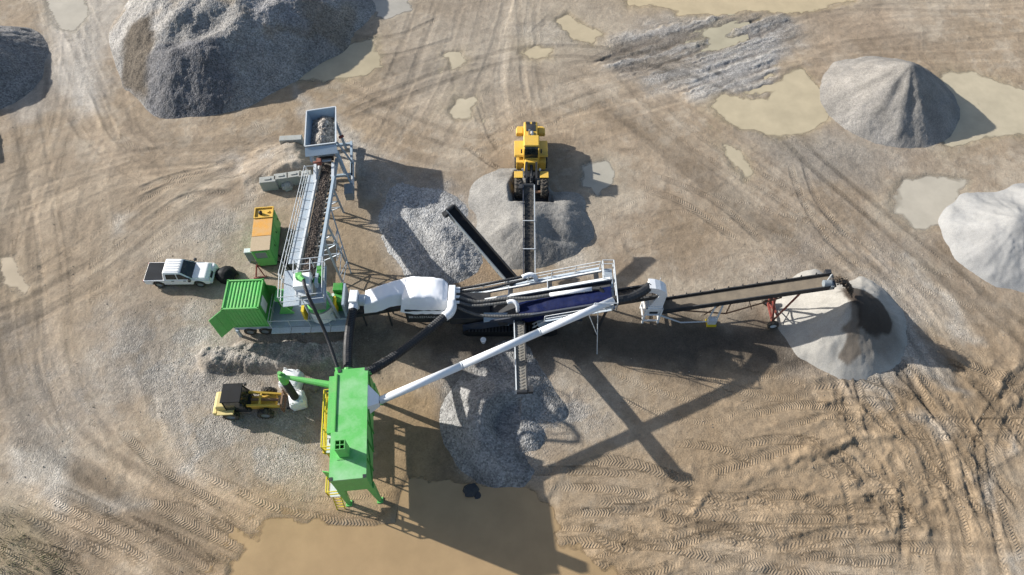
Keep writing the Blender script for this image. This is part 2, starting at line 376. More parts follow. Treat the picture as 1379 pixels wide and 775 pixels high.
deep = [[(72,655),(152,693),(244,728),(305,772)], [(60,668),(140,706),(230,742),(285,785)], [(221,670),(290,705),(343,731)], [(210,682),(276,716),(330,741)], [(301,648),(354,678),(400,690),(457,703),(520,708)],
        [(46,686),(126,716),(213,762)], [(10,720),(60,745),(100,790)], [(30,690),(90,740),(120,790)], [(11,590),(50,606)], [(160,579),(213,628),(267,663),(330,700)], [(90,150),(117,190)], [(126,120),(158,186),(217,208)],
        [(176,276),(212,258),(253,240),(320,231)], [(226,276),(260,262),(320,258)], [(180,205),(225,200)], [(330,250),(360,240),(400,222)], [(176,262),(230,240),(300,225)],
        [(760,690),(900,693),(1014,724),(1128,754),(1243,762)], [(800,672),(960,700),(1100,730),(1290,740)], [(740,730),(880,735),(1000,760),(1200,790)], [(730,655),(830,660),(960,690)], [(760,640),(820,620),(900,640),(950,660)],
        [(1128,507),(1132,540),(1136,571)], [(1159,491),(1205,556),(1243,606),(1262,660),(1281,709)], [(1178,500),(1240,580),(1290,680),(1310,760)], [(1190,480),(1243,537),(1296,606),(1330,678),(1357,785)],
        [(1210,480),(1275,545),(1320,610),(1350,690),(1379,770)], [(1390,490),(1342,541),(1319,594),(1330,680)], [(1400,510),(1365,560),(1345,620)], [(1400,571),(1281,568),(1186,562)], [(1400,590),(1290,590),(1200,580)],
        [(1100,690),(1200,680),(1260,700)], [(1040,700),(1140,700),(1240,720)], [(860,250),(930,280),(1000,330)], [(880,235),(960,270),(1030,330)], [(1080,210),(1100,270),(1150,330)], [(1060,215),(1085,280),(1130,345)],
        [(1090,560),(1160,540),(1240,560)], [(1000,560),(1080,545),(1160,552)], [(940,640),(1040,610),(1110,580)], [(620,190),(660,220),(690,235)], [(640,120),(660,180),(680,210)], [(420,40),(520,50),(600,20)],
        [(430,60),(520,75),(620,50)], [(1080,520),(1150,515),(1200,520)], [(1050,575),(1130,560),(1200,590)], [(900,660),(1000,670),(1060,650)], [(1280,480),(1330,500),(1400,520)], [(1250,470),(1320,520),(1400,620)]]
for d in deep: track(d, w=random.uniform(.5, .85), tread=random.uniform(.8, 1.0), depth=random.uniform(.025, .055), tn=random.uniform(-.16, -.03))
for _ in range(34):
    x, y = random.uniform(760, 1250), random.uniform(600, 770); l = random.uniform(60, 200); a = random.gauss(.06, .2); b = random.gauss(0, 14)
    track([(x-l/2, y-math.sin(a)*l/2), (x, y+b), (x+l/2, y+math.sin(a)*l/2)], w=random.uniform(.4, .75), tread=random.uniform(.6, 1), depth=random.uniform(.015, .05), tn=random.uniform(-.18, .02), bank=.7)
for _ in range(26):
    x, y = random.uniform(1130, 1360), random.uniform(500, 740); l = random.uniform(50, 160); a = random.gauss(1.0, .35)
    track([(x-math.cos(a)*l/2, y-math.sin(a)*l/2), (x+random.gauss(0, 8), y), (x+math.cos(a)*l/2, y+math.sin(a)*l/2)], w=random.uniform(.4, .7), tread=random.uniform(.5, 1), depth=random.uniform(.015, .05), tn=random.uniform(-.16, .02), bank=.7)
for _ in range(20):
    x, y = random.uniform(0, 330), random.uniform(640, 780); l = random.uniform(40, 130); a = random.gauss(.45, .15)
    track([(x-math.cos(a)*l/2, y-math.sin(a)*l/2), (x+math.cos(a)*l/2, y+math.sin(a)*l/2)], w=random.uniform(.4, .7), tread=random.uniform(.5, 1), depth=random.uniform(.02, .06), tn=random.uniform(-.16, .04))
for _ in range(60):
    x, y = random.uniform(0, 1379), random.uniform(20, 420); l = random.uniform(12, 60); a = random.gauss(.5, .8)
    track([(x-math.cos(a)*l/2, y-math.sin(a)*l/2), (x+math.cos(a)*l/2, y+math.sin(a)*l/2)], w=random.uniform(.4, .8), tread=random.uniform(.4, 1), depth=random.uniform(.005, .03), tn=random.uniform(-.16, .06))
def ridge(path, h, w, tn=0.0):
    pts = catmull([G2(*p) for p in path], .15); n = len(pts)
    rad = int(math.ceil(w*2.2/STEP)) + 1; acc = np.zeros_like(GX)
    for i in range(n):
        x, y = pts[i]; j = int(round((x - DX0)/STEP)); k = int(round((y - DY0)/STEP))
        if not (rad < j < NX-rad and rad < k < NY-rad): continue
        sl = (slice(Y0+k-rad, Y0+k+rad+1), slice(X0+j-rad, X0+j+rad+1))
        e = np.exp(-(((WX2[sl]-x)**2 + (WY2[sl]-y)**2)/(w*w))) * min(1, (i+1)/5, (n-i)/5)
        acc[sl] = np.maximum(acc[sl], e)
    return acc * h
for path, h, w in (([(1071,621),(1121,602),(1167,585),(1216,590)], .32, .28), ([(1026,632),(1083,611),(1113,590),(1167,571)], .22, .3), ([(988,651),(1022,646)], .2, .25), ([(1128,655),(1163,642)], .22, .28),
                   ([(1178,712),(1207,708),(1208,640)], .24, .22), ([(1068,632),(1151,613)], .16, .22), ([(1180,592),(1184,606)], .2, .18), ([(1200,596),(1196,610)], .2, .18), ([(1250,660),(1252,690)], -.25, .3), ([(1266,676),(1270,690)], .34, .25),
                   ([(1090,678),(1208,659)], .12, .2), ([(1342,541),(1352,510),(1379,480)], .25, .25), ([(1356,552),(1379,530)], .3, .22), ([(1230,500),(1246,525)], .22, .25), ([(1135,505),(1136,575)], .14, .15), ([(1160,525),(1162,572)], .14, .15),
                   ([(960,655),(940,680),(925,700)], .16, .2), ([(1070,670),(1100,664)], .22, .25), ([(1178,660),(1190,690)], .2, .2), ([(1000,720),(1060,735)], .12, .25), ([(930,715),(1010,722)], .16, .2), ([(880,765),(960,772),(1040,765)], .2, .3),
                   ([(1222,690),(1240,712),(1262,716)], .24, .28), ([(1230,668),(1245,676)], .28, .3), ([(640,700),(680,670)], .1, .25), ([(970,545),(1005,548)], .14, .2), ([(1140,545),(1210,540)], .12, .2), ([(1090,575),(1150,560),(1195,566)], .14, .2),
                   ([(835,325),(842,338)], .2, .3), ([(720,680),(740,655),(760,620)], .12, .3), ([(0,740),(40,755),(80,765)], .25, .5), ([(270,500),(330,497),(400,500),(455,498)], .22, .5), ([(280,478),(360,482),(455,470)], .4, 1.2), ([(340,470),(455,462)], .3, 1.0),
                   ([(1330,530),(1345,515)], .2, .2), ([(1310,560),(1322,590)], .16, .2)):
    r_ = ridge(path, h, w); GZ += r_ * .6
churn = region([(900,640),(980,600),(1060,560),(1120,500),(1230,500),(1379,470),(1379,775),(760,775),(800,690)], 2.5)
rdg = 1 - np.abs(2*fbm(GX*.9, GY*.9, 4, 91, .6) - 1)
GZ += churn * ((rdg - .75) * .11 + (fbm(GX*2.2, GY*2.2, 3, 95) - .5) * .05)
# scattered random clods and short ruts where the mud was churned up
for _ in range(110):
    x, y = random.uniform(960, 1300), random.uniform(540, 730); a = random.uniform(0, math.pi)
    l = random.uniform(6, 22); GZ += ridge([(x, y), (x+l*math.cos(a), y+l*math.sin(a)*.7)], random.uniform(-.12, .16), random.uniform(.12, .26))
for _ in range(40):
    x, y = random.uniform(0, 130), random.uniform(690, 775); GZ += ridge([(x, y), (x+random.uniform(-9, 9), y+random.uniform(4, 14))], random.uniform(-.06, .09), .2)
# streaked fans of spread stone
fan = region([(790,75),(880,30),(1050,12),(1070,50),(1035,125),(930,130),(880,110),(800,90)], 1.0)
ax_ = np.array(G2(1060,40)) - np.array(G2(850,110)); ax_ /= np.hypot(*ax_)
al = WX2*ax_[0] + WY2*ax_[1]; ac = -WX2*ax_[1] + WY2*ax_[0]
st = fbm(al*.09, ac*1.1, 3, 61, .6); GZ += fan * (st - .42) * .6
tint(fan * sstep(.5, .62, st), (.36, .36, .355), .5, g=1); tint(fan * sstep(.48, .36, st), (.15, .125, .1), .55, g=.5)
# ramp up to the feed hopper, held by concrete blocks
rp = region([(318,222),(352,205),(384,200),(407,197),(420,226),(418,238),(360,246),(330,246)], .9, 2)
GZ += rp * 1.25 * np.clip((GX - G(318,222).x) / 4.5, 0, 1)
col *= np.clip(1 + tone, .62, 1.4)[..., None]
# gravel patches are rough
jit = np.random.rand(*GX.shape)
GZ += inside * gravel * (jit - .5) * .035 + inside * (jit - .5) * .008
# ---- puddles: the ground dips, sheets of muddy water fill the dips
PUD = [([(962,142),(975,128),(1000,136),(1038,136),(1060,102),(1080,94),(1110,125),(1117,158),(1085,178),(1050,184),(1000,174),(972,160)], (.41,.345,.225), 'pale muddy puddle between the spread gravel and the grey cone heap'),
       ([(1270,98),(1310,97),(1340,110),(1400,128),(1400,178),(1330,185),(1275,196),(1260,150)], (.42,.36,.245), 'pale muddy puddle reaching the right edge behind the grey cone heap'),
       ([(1197,262),(1215,243),(1255,238),(1305,243),(1290,280),(1268,300),(1235,307),(1205,288)], (.4,.36,.28), 'grey beige puddle beside the white sand heap'),
       ([(838,-20),(845,8),(905,9),(912,20),(985,19),(1010,12),(1065,17),(1110,11),(1152,0),(1152,-20)], (.42,.34,.21), 'long muddy pool along the top edge'),
       ([(395,108),(430,78),(470,58),(508,48),(512,88),(490,98),(460,104)], (.37,.31,.2), 'muddy puddle along the foot of the big dark stockpile'),
       ([(604,146),(615,133),(640,131),(632,158),(615,161)], (.42,.36,.25), 'small pale puddle in open ground above the gravel mound'),
       ([(702,70),(715,62),(742,66),(738,77),(712,79)], (.41,.34,.22), 'small puddle above the yellow wheel loader'),
       ([(748,28),(765,18),(785,34),(810,45),(795,56),(772,50)], (.41,.34,.22), 'small puddle near the long pool'),
       ([(600,72),(622,70),(632,82),(612,90)], (.41,.35,.24), 'tiny puddle left of centre near the top'),
       ([(700,650),(740,680),(748,720),(800,760),(830,800),(300,800),(340,735),(400,694),(460,690),(505,690),(545,652),(600,640),(640,650)], (.35,.243,.132), 'broad brown pool of muddy water below the green filter house'),
       ([(0,350),(18,345),(22,368),(40,385),(34,396),(8,380)], (.4,.33,.23), 'small puddle at the left edge'),
       ([(788,222),(818,216),(826,244),(806,262),(786,250)], (.36,.33,.26), 'puddle in the wheel loader shadow'),
       ([(60,-20),(108,-20),(118,20),(100,42),(78,36),(64,14)], (.4,.36,.28), 'pale puddle at the top edge left of the big dark stockpile'),
       ([(980,198),(996,202),(1012,232),(1004,242),(988,222)], (.4,.34,.23), 'narrow puddle below the puddle by the spread gravel'),
       ([(500,-15),(545,-15),(552,12),(520,24),(502,14)], (.36,.33,.27), 'puddle at the top edge right of the big dark stockpile'),
       ([(946,58),(962,38),(988,34),(984,48),(964,64)], (.36,.32,.22), 'small pool between the streaks of spread gravel')]
waters = []
for poly, c, lab in PUD:
    big = len(poly) > 12 and poly[0] == (700, 650)
    d = region(poly, .7, 2 if not big else 1)
    i = d > .5
    lvl = float(np.mean(GZ[i])) - .02
    GZ = GZ * (1 - d) + d * (lvl - (.18 if big else .125) + (n_mid - .5) * .2 + (GZ - lvl) * (.12 if big else .3))
    fr = region(poly, 2.6, 1); tint(fr*(1-d)*(.3+.7*sstep(.42, .6, n_pat2)) if not big else region(poly, 5.5, 1)*(1-d), tuple(v*(.93 if big else 1.0) for v in c), (.92 if big else .55), w=.5 if big else None)
    band = np.exp(-((d - .4)/.25)**2) * (d > .01)
    tint(band, tuple(v*.55 for v in c), .6, w=.8)
    waters.append((poly, c if big else (c[0]*1.08, c[1]*1.08, c[2]*1.12), lab, lvl - .035))
for k_ in range(2): pass
def vattr(me, name, typ, arr):
    a = me.attributes.new(name, typ, 'POINT')
    a.data.foreach_set('color' if typ == 'FLOAT_COLOR' else 'vector' if typ == 'FLOAT_VECTOR' else 'value', arr.astype(np.float32).ravel())
def grid_mesh(name, X, Y, Z, keep=None):
    ny, nx = X.shape
    idx = np.arange(ny*nx).reshape(ny, nx)
    q = np.stack([idx[:-1,:-1], idx[:-1,1:], idx[1:,1:], idx[1:,:-1]], -1).reshape(-1, 4)
    co = np.stack([X, Y, Z], -1).reshape(-1, 3); sel = None
    if keep is not None:
        kq = keep.ravel()[q].any(1); q = q[kq]
        sel = np.unique(q); mp = np.zeros(ny*nx, np.int64); mp[sel] = np.arange(len(sel)); q = mp[q]; co = co[sel]
    me = bpy.data.meshes.new(name)
    me.vertices.add(len(co)); me.vertices.foreach_set('co', co.astype(np.float32).ravel())
    me.loops.add(q.size); me.loops.foreach_set('vertex_index', q.astype(np.int32).ravel())
    me.polygons.add(len(q)); me.polygons.foreach_set('loop_start', np.arange(0, q.size, 4, dtype=np.int32))
    me.update(calc_edges=True)
    me.polygons.foreach_set('use_smooth', np.ones(len(q), bool))
    return me, sel
def gz(x, y):                                         # height of the finished ground at a point
    j = int(np.clip(np.searchsorted(xs, x), 1, len(xs)-1)); i = int(np.clip(np.searchsorted(ys, y), 1, len(ys)-1))
    return float(GZ[i, j])
# level the pads that machines stand on
PADS = []
def pad(x0, x1, y0, y1, z=0.0, f=1.2):
    global GZ
    d = np.minimum(np.minimum(GX - x0, x1 - GX), np.minimum(GY - y0, y1 - GY))
    m = sstep(-f, 0, d); GZ = GZ * (1 - m*.85) + m*.85*z
for a in ((-28.6,-22.8,27.9,30.1), (-.2,3.3,35.4,44.4), (-20.9,-17.9,29.8,34.6), (-21.4,-11.2,22.8,27.2), (-7.5,8,23.3,27.5), (-11.4,-7.9,10.8,18.9), (10,23.5,24.5,27), (-20.6,-13.3,16.3,20.6)): pad(*a)

bm_ = region([(275,474),(330,464),(470,462),(475,493),(400,498),(300,501),(268,492)], .3, 2)
GZ += bm_ * (.5 + (n_hi - .5)*.5 + (jit - .5)*.08)
tint(bm_, (.31, .295, .27), .85, g=1); tint(region([(270,492),(400,495),(470,490),(470,506),(400,508),(275,508)], .5), (.17, .145, .115), .55, g=.6)  # second tint paints the shadow line along the foot of the bank
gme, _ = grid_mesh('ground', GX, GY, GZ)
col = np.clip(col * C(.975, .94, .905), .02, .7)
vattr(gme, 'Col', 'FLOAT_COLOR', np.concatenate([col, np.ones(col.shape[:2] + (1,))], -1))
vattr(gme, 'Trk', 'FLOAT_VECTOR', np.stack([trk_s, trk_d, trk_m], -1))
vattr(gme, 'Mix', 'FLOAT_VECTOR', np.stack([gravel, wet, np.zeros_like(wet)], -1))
def ground_mat():
    m, nt, nd, ln, b = nodes('churned mud and gravel')
    pos = nd.new('ShaderNodeNewGeometry').outputs['Position']
    at = nd.new('ShaderNodeAttribute'); at.attribute_name = 'Col'
    tk = nd.new('ShaderNodeAttribute'); tk.attribute_name = 'Trk'
    mx = nd.new('ShaderNodeAttribute'); mx.attribute_name = 'Mix'
    ts = nd.new('ShaderNodeSeparateXYZ'); ln.new(tk.outputs['Vector'], ts.inputs[0])
    ms = nd.new('ShaderNodeSeparateXYZ'); ln.new(mx.outputs['Vector'], ms.inputs[0])
    vo = tex(nd, ln, 'ShaderNodeTexVoronoi', 12.0, pos)
    sp = nd.new('ShaderNodeSeparateColor'); ln.new(vo.outputs['Color'], sp.inputs[0])
    n1 = tex(nd, ln, 'ShaderNodeTexNoise', 2.2, pos, Detail=9, Roughness=.72)
    n2 = tex(nd, ln, 'ShaderNodeTexNoise', 9.0, pos, Detail=6, Roughness=.7)
    stone = ramp(nd, ln, sp.outputs[0], [(0, (.66,)*3), (.75, (1.1,)*3), (1, (1.5,)*3)])
    earth = ramp(nd, ln, n1.outputs[0], [(.28, (.83, .82, .81)), (.5, (1, 1, 1)), (.74, (1.17, 1.175, 1.18))])
    speck = ramp(nd, ln, n2.outputs[0], [(.33, (.76,)*3), (.46, (1,)*3), (.7, (1.12,)*3)])
    c = mixc(nd, ln, 1.0, at.outputs['Color'], earth.outputs[0], 'MULTIPLY')
    c = mixc(nd, ln, 1.0, c, speck.outputs[0], 'MULTIPLY')
    gf = math_(nd, ln, 'ADD', math_(nd, ln, 'MULTIPLY', ms.outputs[0], .8), .12)
    c = mixc(nd, ln, gf, c, mixc(nd, ln, 1.0, c, stone.outputs[0], 'MULTIPLY'))
    ln.new(c, b.inputs['Base Color'])
    rr = math_(nd, ln, 'SUBTRACT', .92, math_(nd, ln, 'MULTIPLY', ms.outputs[1], .35)); ln.new(rr, b.inputs['Roughness'])
    b.inputs['Specular IOR Level'].default_value = .25
    nb = tex(nd, ln, 'ShaderNodeTexNoise', 1.1, pos, Detail=4, Roughness=.6); brk = ramp(nd, ln, nb.outputs[0], [(.36, (.1,)*3), (.56, (1,)*3)])
    # chevron tread
    t = math_(nd, ln, 'ADD', math_(nd, ln, 'MULTIPLY', ts.outputs[0], 1/.2), math_(nd, ln, 'MULTIPLY', math_(nd, ln, 'ABSOLUTE', ts.outputs[1]), 3.2))
    t = math_(nd, ln, 'ADD', t, math_(nd, ln, 'MULTIPLY', n1.outputs[0], .9))
    w = math_(nd, ln, 'SINE', math_(nd, ln, 'MULTIPLY', t, 2*math.pi))
    w = math_(nd, ln, 'MULTIPLY', math_(nd, ln, 'MULTIPLY', w, math_(nd, ln, 'MULTIPLY', ts.outputs[2], brk.outputs[0])), .019)
    h = math_(nd, ln, 'ADD', w, math_(nd, ln, 'MULTIPLY', n1.outputs[0], .07))
    h = math_(nd, ln, 'ADD', h, math_(nd, ln, 'MULTIPLY', n2.outputs[0], .03))
    h = math_(nd, ln, 'SUBTRACT', h, math_(nd, ln, 'MULTIPLY', math_(nd, ln, 'MULTIPLY', vo.outputs['Distance'], ms.outputs[0]), .06))
    bp = nd.new('ShaderNodeBump'); bp.inputs['Strength'].default_value = 1.0; bp.inputs['Distance'].default_value = 1.0
    ln.new(h, bp.inputs['Height']); ln.new(bp.outputs[0], b.inputs['Normal'])
    return m
gme.materials.append(ground_mat())
ground = bpy.data.objects.new('ground', gme); COL.objects.link(ground); ground['kind'] = 'structure'
ground['label'] = 'tan mud and gravel yard crossed by tyre tracks'

def water_mat(c):
    m, nt, nd, ln, b = nodes('muddy water')
    pos = nd.new('ShaderNodeNewGeometry').outputs['Position']
    n = tex(nd, ln, 'ShaderNodeTexNoise', .5, pos, Detail=5, Roughness=.6)
    r = ramp(nd, ln, n.outputs[0], [(.3, tuple(v*.9 for v in c)), (.7, tuple(v*1.1 for v in c))]); ln.new(r.outputs[0], b.inputs['Base Color'])
    b.inputs['Roughness'].default_value = .1; b.inputs['IOR'].default_value = 1.33; b.inputs['Specular IOR Level'].default_value = .5
    w = tex(nd, ln, 'ShaderNodeTexNoise', 5, pos, Detail=3); bp = nd.new('ShaderNodeBump'); bp.inputs['Strength'].default_value = .08; bp.inputs['Distance'].default_value = .05
    ln.new(w.outputs[0], bp.inputs['Height']); ln.new(bp.outputs[0], b.inputs['Normal'])
    at = nd.new('ShaderNodeAttribute'); at.attribute_name = 'Depth'           # the silt hides the bed as the water deepens
    a = ramp(nd, ln, math_(nd, ln, 'MULTIPLY', at.outputs['Fac'], 28.0), [(0, (.15,)*3), (.9, (1,)*3)]); ln.new(a.outputs[0], b.inputs['Alpha'])
    return m
for i, (poly, c, lab, lvl) in enumerate(waters):
    P = np.array([G2(*p) for p in poly]); j0, j1 = np.searchsorted(xs, [P[:, 0].min()-2.5, P[:, 0].max()+2.5]); i0, i1 = np.searchsorted(ys, [P[:, 1].min()-2.5, P[:, 1].max()+2.5])
    sl = (slice(i0, i1, 2), slice(j0, j1, 2)); gx, gy, gd = GX[sl], GY[sl], lvl - GZ[sl]
    keep = (polydist(P, gx, gy) > -1.6) & (gd > -.02)
    me, sel = grid_mesh('puddle', gx, gy, np.full(gx.shape, lvl), keep=keep)
    vattr(me, 'Depth', 'FLOAT', np.clip(gd, 0, 1).ravel()[sel]); me.materials.append(water_mat(c))
    o = bpy.data.objects.new('puddle', me); COL.objects.link(o); o['kind'] = 'structure'; o['label'] = lab
# ================================================================== HEAPS
def heap(name, label, prims, mat, base, res=.13, rough=.05, lump=.25, rill=.0, cuts=(), paintf=None, edge=.5, group='stockpiles in the yard', slope=.7, post=None, smax=3.0, soft=0):
    # prims: (px,py,h,px2,py2,h2[,slope]) ridges given by the ground pixel below them
    S = []
    for p in prims:
        a = G(p[0], p[1]); b = G(p[3], p[4]); S.append((a.x, a.y, p[2], b.x, b.y, p[5], p[6] if len(p) > 6 else slope))
    x0 = min(min(s[0]-s[2]/s[6], s[3]-s[5]/s[6]) for s in S)-1; x1 = max(max(s[0]+s[2]/s[6], s[3]+s[5]/s[6]) for s in S)+1
    y0 = min(min(s[1]-s[2]/s[6], s[4]-s[5]/s[6]) for s in S)-1; y1 = max(max(s[1]+s[2]/s[6], s[4]+s[5]/s[6]) for s in S)+1
    X, Y = np.meshgrid(np.arange(x0, x1, res), np.arange(y0, y1, res))
    sd = int(abs(x0*13+y0*7)) % 900
    wx = X + (fbm(X*.5, Y*.5, 3, sd+1)-.5)*edge*2; wy = Y + (fbm(X*.5, Y*.5, 3, sd+2)-.5)*edge*2
    Z = np.full(X.shape, -9.0)
    for ax, ay, ah, bx, by, bh, sl in S:
        ex, ey = bx-ax, by-ay; t = np.clip(((wx-ax)*ex + (wy-ay)*ey)/(ex*ex+ey*ey+1e-9), 0, 1)
        d = np.hypot(wx-ax-ex*t, wy-ay-ey*t); z = ah + (bh-ah)*t - sl*np.sqrt(d*d+.08) + sl*.28
        m = np.maximum(Z, z); k = np.clip(1 - np.abs(Z - z)*smax, 0, 1); Z = m + k*k*.06
    for _ in range(soft):
        Z = (Z*2 + np.roll(Z, 1, 0) + np.roll(Z, -1, 0) + np.roll(Z, 1, 1) + np.roll(Z, -1, 1))/6
    Z += (fbm(X*.7, Y*.7, 4, sd+3)-.5)*lump*sstep(0, .5, Z+.1)
    if rill:
        cx, cy = S[0][0], S[0][1]; an = np.arctan2(Y-cy, X-cx)
        r_ = np.hypot(X-cx, Y-cy)
        Z += (fbm(an*9+50, r_*.12, 3, sd+5, .6)-.5)*rill*sstep(.1, 1.0, Z)*sstep(.2, 1.2, r_)
    for c in cuts: Z = c(X, Y, Z)
    if post: Z = post(X, Y, Z)
    Z += (np.random.rand(*X.shape)-.5)*rough*sstep(-.05, .15, Z)
    Z = np.maximum(Z, -.35)
    cc = np.ones(X.shape + (3,))*np.array(base)
    if paintf is not None: cc = paintf(X, Y, Z, cc)
    me, sel = grid_mesh(name, X, Y, Z, keep=Z > -.12)
    c4 = np.concatenate([np.clip(cc, .01, .8), np.ones(cc.shape[:2]+(1,))], -1).reshape(-1, 4)[sel]
    vattr(me, 'Col', 'FLOAT_COLOR', c4); me.materials.append(mat)
    o = bpy.data.objects.new(name, me); COL.objects.link(o)
    return tag(o, label, 'heap', group)
def blob(pxs, fe, X, Y, wamp=.5, seed=5):
    wx = X + (fbm(X*1.1, Y*1.1, 3, seed)-.5)*2*wamp; wy = Y + (fbm(X*1.1, Y*1.1, 3, seed+9)-.5)*2*wamp
    return sstep(-fe, fe, polydist(pxs, wx, wy))[..., None]
def blend(cc, m, c): return cc*(1-m) + m*np.array(c)

# big dark stockpile, upper left
def p_nw(X, Y, Z, cc):
    n = fbm(X*.35, Y*.35, 4, 77)[..., None]
    cc = cc*(.75 + .55*n); b_ = sstep(.5, .62, fbm(X*.22+4, Y*.22, 4, 78))[..., None]; cc = cc*(1 - b_*np.array((.12, .2, .3)))
    f = [G2(*p) for p in ((160,118),(180,60),(225,62),(222,112),(205,140))]
    cc = blend(cc, blob(f, .5, X, Y), (.095, .078, .06))
    f = [G2(*p) for p in ((215,100),(232,95),(312,92),(330,120),(300,155),(218,168),(196,150))]
    cc = blend(cc, blob(f, .7, X, Y), (.13, .127, .13))
    return blend(cc, blob([G2(*p) for p in ((335,30),(400,10),(420,60),(360,70))], .8, X, Y), (.26, .25, .245))
heap('stone_stockpile', 'biggest dark grey crushed stone stockpile, upper left', [(262,108,3.6,300,96,3.9), (262,108,3.6,232,96,3.0), (232,96,3.0,215,50,3.4), (300,96,3.9,345,70,4.2), (345,70,4.2,400,40,3.9), (400,40,3.7,452,16,2.5),
     (232,60,3.9,330,20,5.2), (330,20,5.2,405,-22,4.6), (245,20,4.4,330,-30,5.2), (262,70,4.5,300,40,5.0), (240,40,4.6,280,10,5.0), (300,60,4.7,340,45,4.8), (400,40,3.7,405,-22,4.6), (345,70,4.2,330,20,5.0)],
     MT['medium'], (.258, .245, .228), res=.13, rough=.08, lump=.6, edge=.7, soft=70, paintf=p_nw, slope=.72)
heap('stone_stockpile', 'dark stockpile cut off by the left edge of the picture', [(-25,112,3.2,0,104,2.6), (-25,112,3.2,-10,80,3.2), (-60,80,3.4,-10,80,3.2), (0,104,2.6,12,85,2.2)], MT['medium'], (.21, .2, .19), rough=.06, lump=.7, res=.15, soft=40)
heap('stone_stockpile', 'low unseen heap added outside the left edge to cast a shadow into view', [(-80,205,2.4,-56,200,2.2)], MT['coarse'], (.2, .19, .18), rough=.1, res=.2)  # unseen heap, put here for the shadow it throws over the edge
# sharp grey cone, upper right
def p_cone(X, Y, Z, cc):
    c = G(1196,136); an = np.arctan2(Y-c.y, X-c.x)
    s = fbm(an*3.2+20, Z*.25, 3, 31)[..., None]; return cc*(.84+.34*s)
def cut_cone(X, Y, Z):
    c = G(1196,136); an = np.arctan2(Y-c.y, X-c.x); r = np.hypot(X-c.x, Y-c.y)
    g = np.exp(-((an+2.05)/.2)**2)*.3 + np.exp(-((an+1.5)/.16)**2)*.22 + np.exp(-((an+2.9)/.2)**2)*.16
    return Z - g*sstep(.4, 2.2, r)*sstep(0, 1, Z)
heap('sand_stockpile', 'sharp grey cone shaped stockpile between two puddles', [(1196,136,4.2,1197,135.6,4.2)], MT['fine'], (.225, .21, .19), rough=.06, rill=.1, lump=.2, edge=.3, paintf=p_cone, cuts=[cut_cone], slope=.7)
heap('sand_stockpile', 'white sand stockpile at the right edge of the picture', [(1345,326,2.75,1382,328,2.9), (1345,326,2.75,1350,308,2.4), (1382,328,2.9,1410,306,3.0), (1352,344,1.9,1382,350,2.0), (1328,318,1.5,1345,326,2.4)],
     MT['sand'], (.3, .295, .285), soft=12, rough=.04, rill=.15, lump=.35, edge=.5, slope=.66)
# heap below the stacker: pale sand with a dark wet fan thrown over it, east side darkened as shade
def p_st(X, Y, Z, cc):
    a = G(1131, 432); an = np.arctan2(Y-a.y, X-a.x); r = np.hypot(X-a.x, Y-a.y)
    s = fbm(an*10+9, r*.15, 3, 41)[..., None]; cc = cc*(.86+.28*s)
    q = lambda L, z: [tuple(G(x, y, z)[:2]) for x, y in L]
    cc = blend(cc, blob(q([(1126,395),(1138,392),(1156,440),(1166,474),(1150,484),(1140,470),(1138,440)], 1.6), .12, X, Y, .45)*.8, (.1, .076, .055))
    cc = blend(cc, blob(q([(1140,430),(1206,430),(1222,465),(1190,486),(1150,482)], .7), .8, X, Y, .4)*.7, (.13, .11, .088))  # shade of the east slope painted as darker grey
    return blend(cc, blob(q([(1128,398),(1150,390),(1172,394),(1192,408),(1212,430),(1200,446),(1176,450),(1152,440),(1140,420)], 1.8), .15, X, Y, .45)*.92, (.042, .032, .025))  # wet sand fan, coloured darker still for the shade it lies in
heap('sand_stockpile', 'pale sand heap with a dark wet fan below the end of the long stacker conveyor', [(1131,430,3.1,1133,429,3.1), (1131,430,2.9,1142,456,1.6), (1131,430,2.6,1108,400,1.3), (1150,418,1.8,1160,398,.9), (1160,398,.9,1178,428,1.1), (1142,456,1.6,1148,470,1.0), (1120,440,1.6,1125,458,1.0)],
     MT['sand'], (.35, .33, .295), rough=.035, rill=.12, lump=.22, edge=.3, slope=.69, paintf=p_st,
     cuts=[lambda X, Y, Z: Z - .9*np.exp(-(((X-G(1131,375).x)/1.5)**2+((Y-G(1131,375).y)/1.7)**2))])
# heap that the wheel loader digs into
def cut_l(X, Y, Z):
    c = G(717, 268)
    d = np.maximum(np.abs(X-c.x-.1)/1.75, np.abs(Y-c.y-1.2)/2.1)
    z = np.minimum(Z, .12 + 2.2*np.clip(d-.86, 0, 9)*1.6)
    return z - .25*np.exp(-((Y-G(715,322).y+.2*(X-1.3))/.4)**2)*sstep(G(716,300).x, G(735,300).x, X)*sstep(.2, .8, Z)
heap('sand_stockpile', 'grey sand heap that the yellow wheel loader digs into', [(716,308,1.9,717,308,1.9), (716,308,1.8,690,314,1.3), (688,268,1.7,692,282,1.5), (692,282,1.3,690,314,1.5), (716,308,1.7,754,310,1.2), (716,312,1.4,702,330,1.0), (754,308,1.4,762,280,.8)],
     MT['fine'], (.25, .238, .218), soft=10, rough=.045, lump=.22, edge=.35, rill=.12, cuts=[cut_l], slope=.52)
# coarse pale gravel mound below the slanting side conveyor
heap('gravel_mound', 'low pale coarse gravel mound below the slanting side conveyor', [(590,322,.8,598,330,.8,.3), (575,312,.65,606,345,.7,.3), (540,300,.5,580,345,.6,.26), (600,285,.4,545,265,.35,.25)], MT['medium'], (.3, .295, .285), rough=.075, lump=.35, edge=.4,
     paintf=lambda X, Y, Z, cc: cc*(.78+.5*fbm(X*.6, Y*.6, 3, 8)[..., None]))
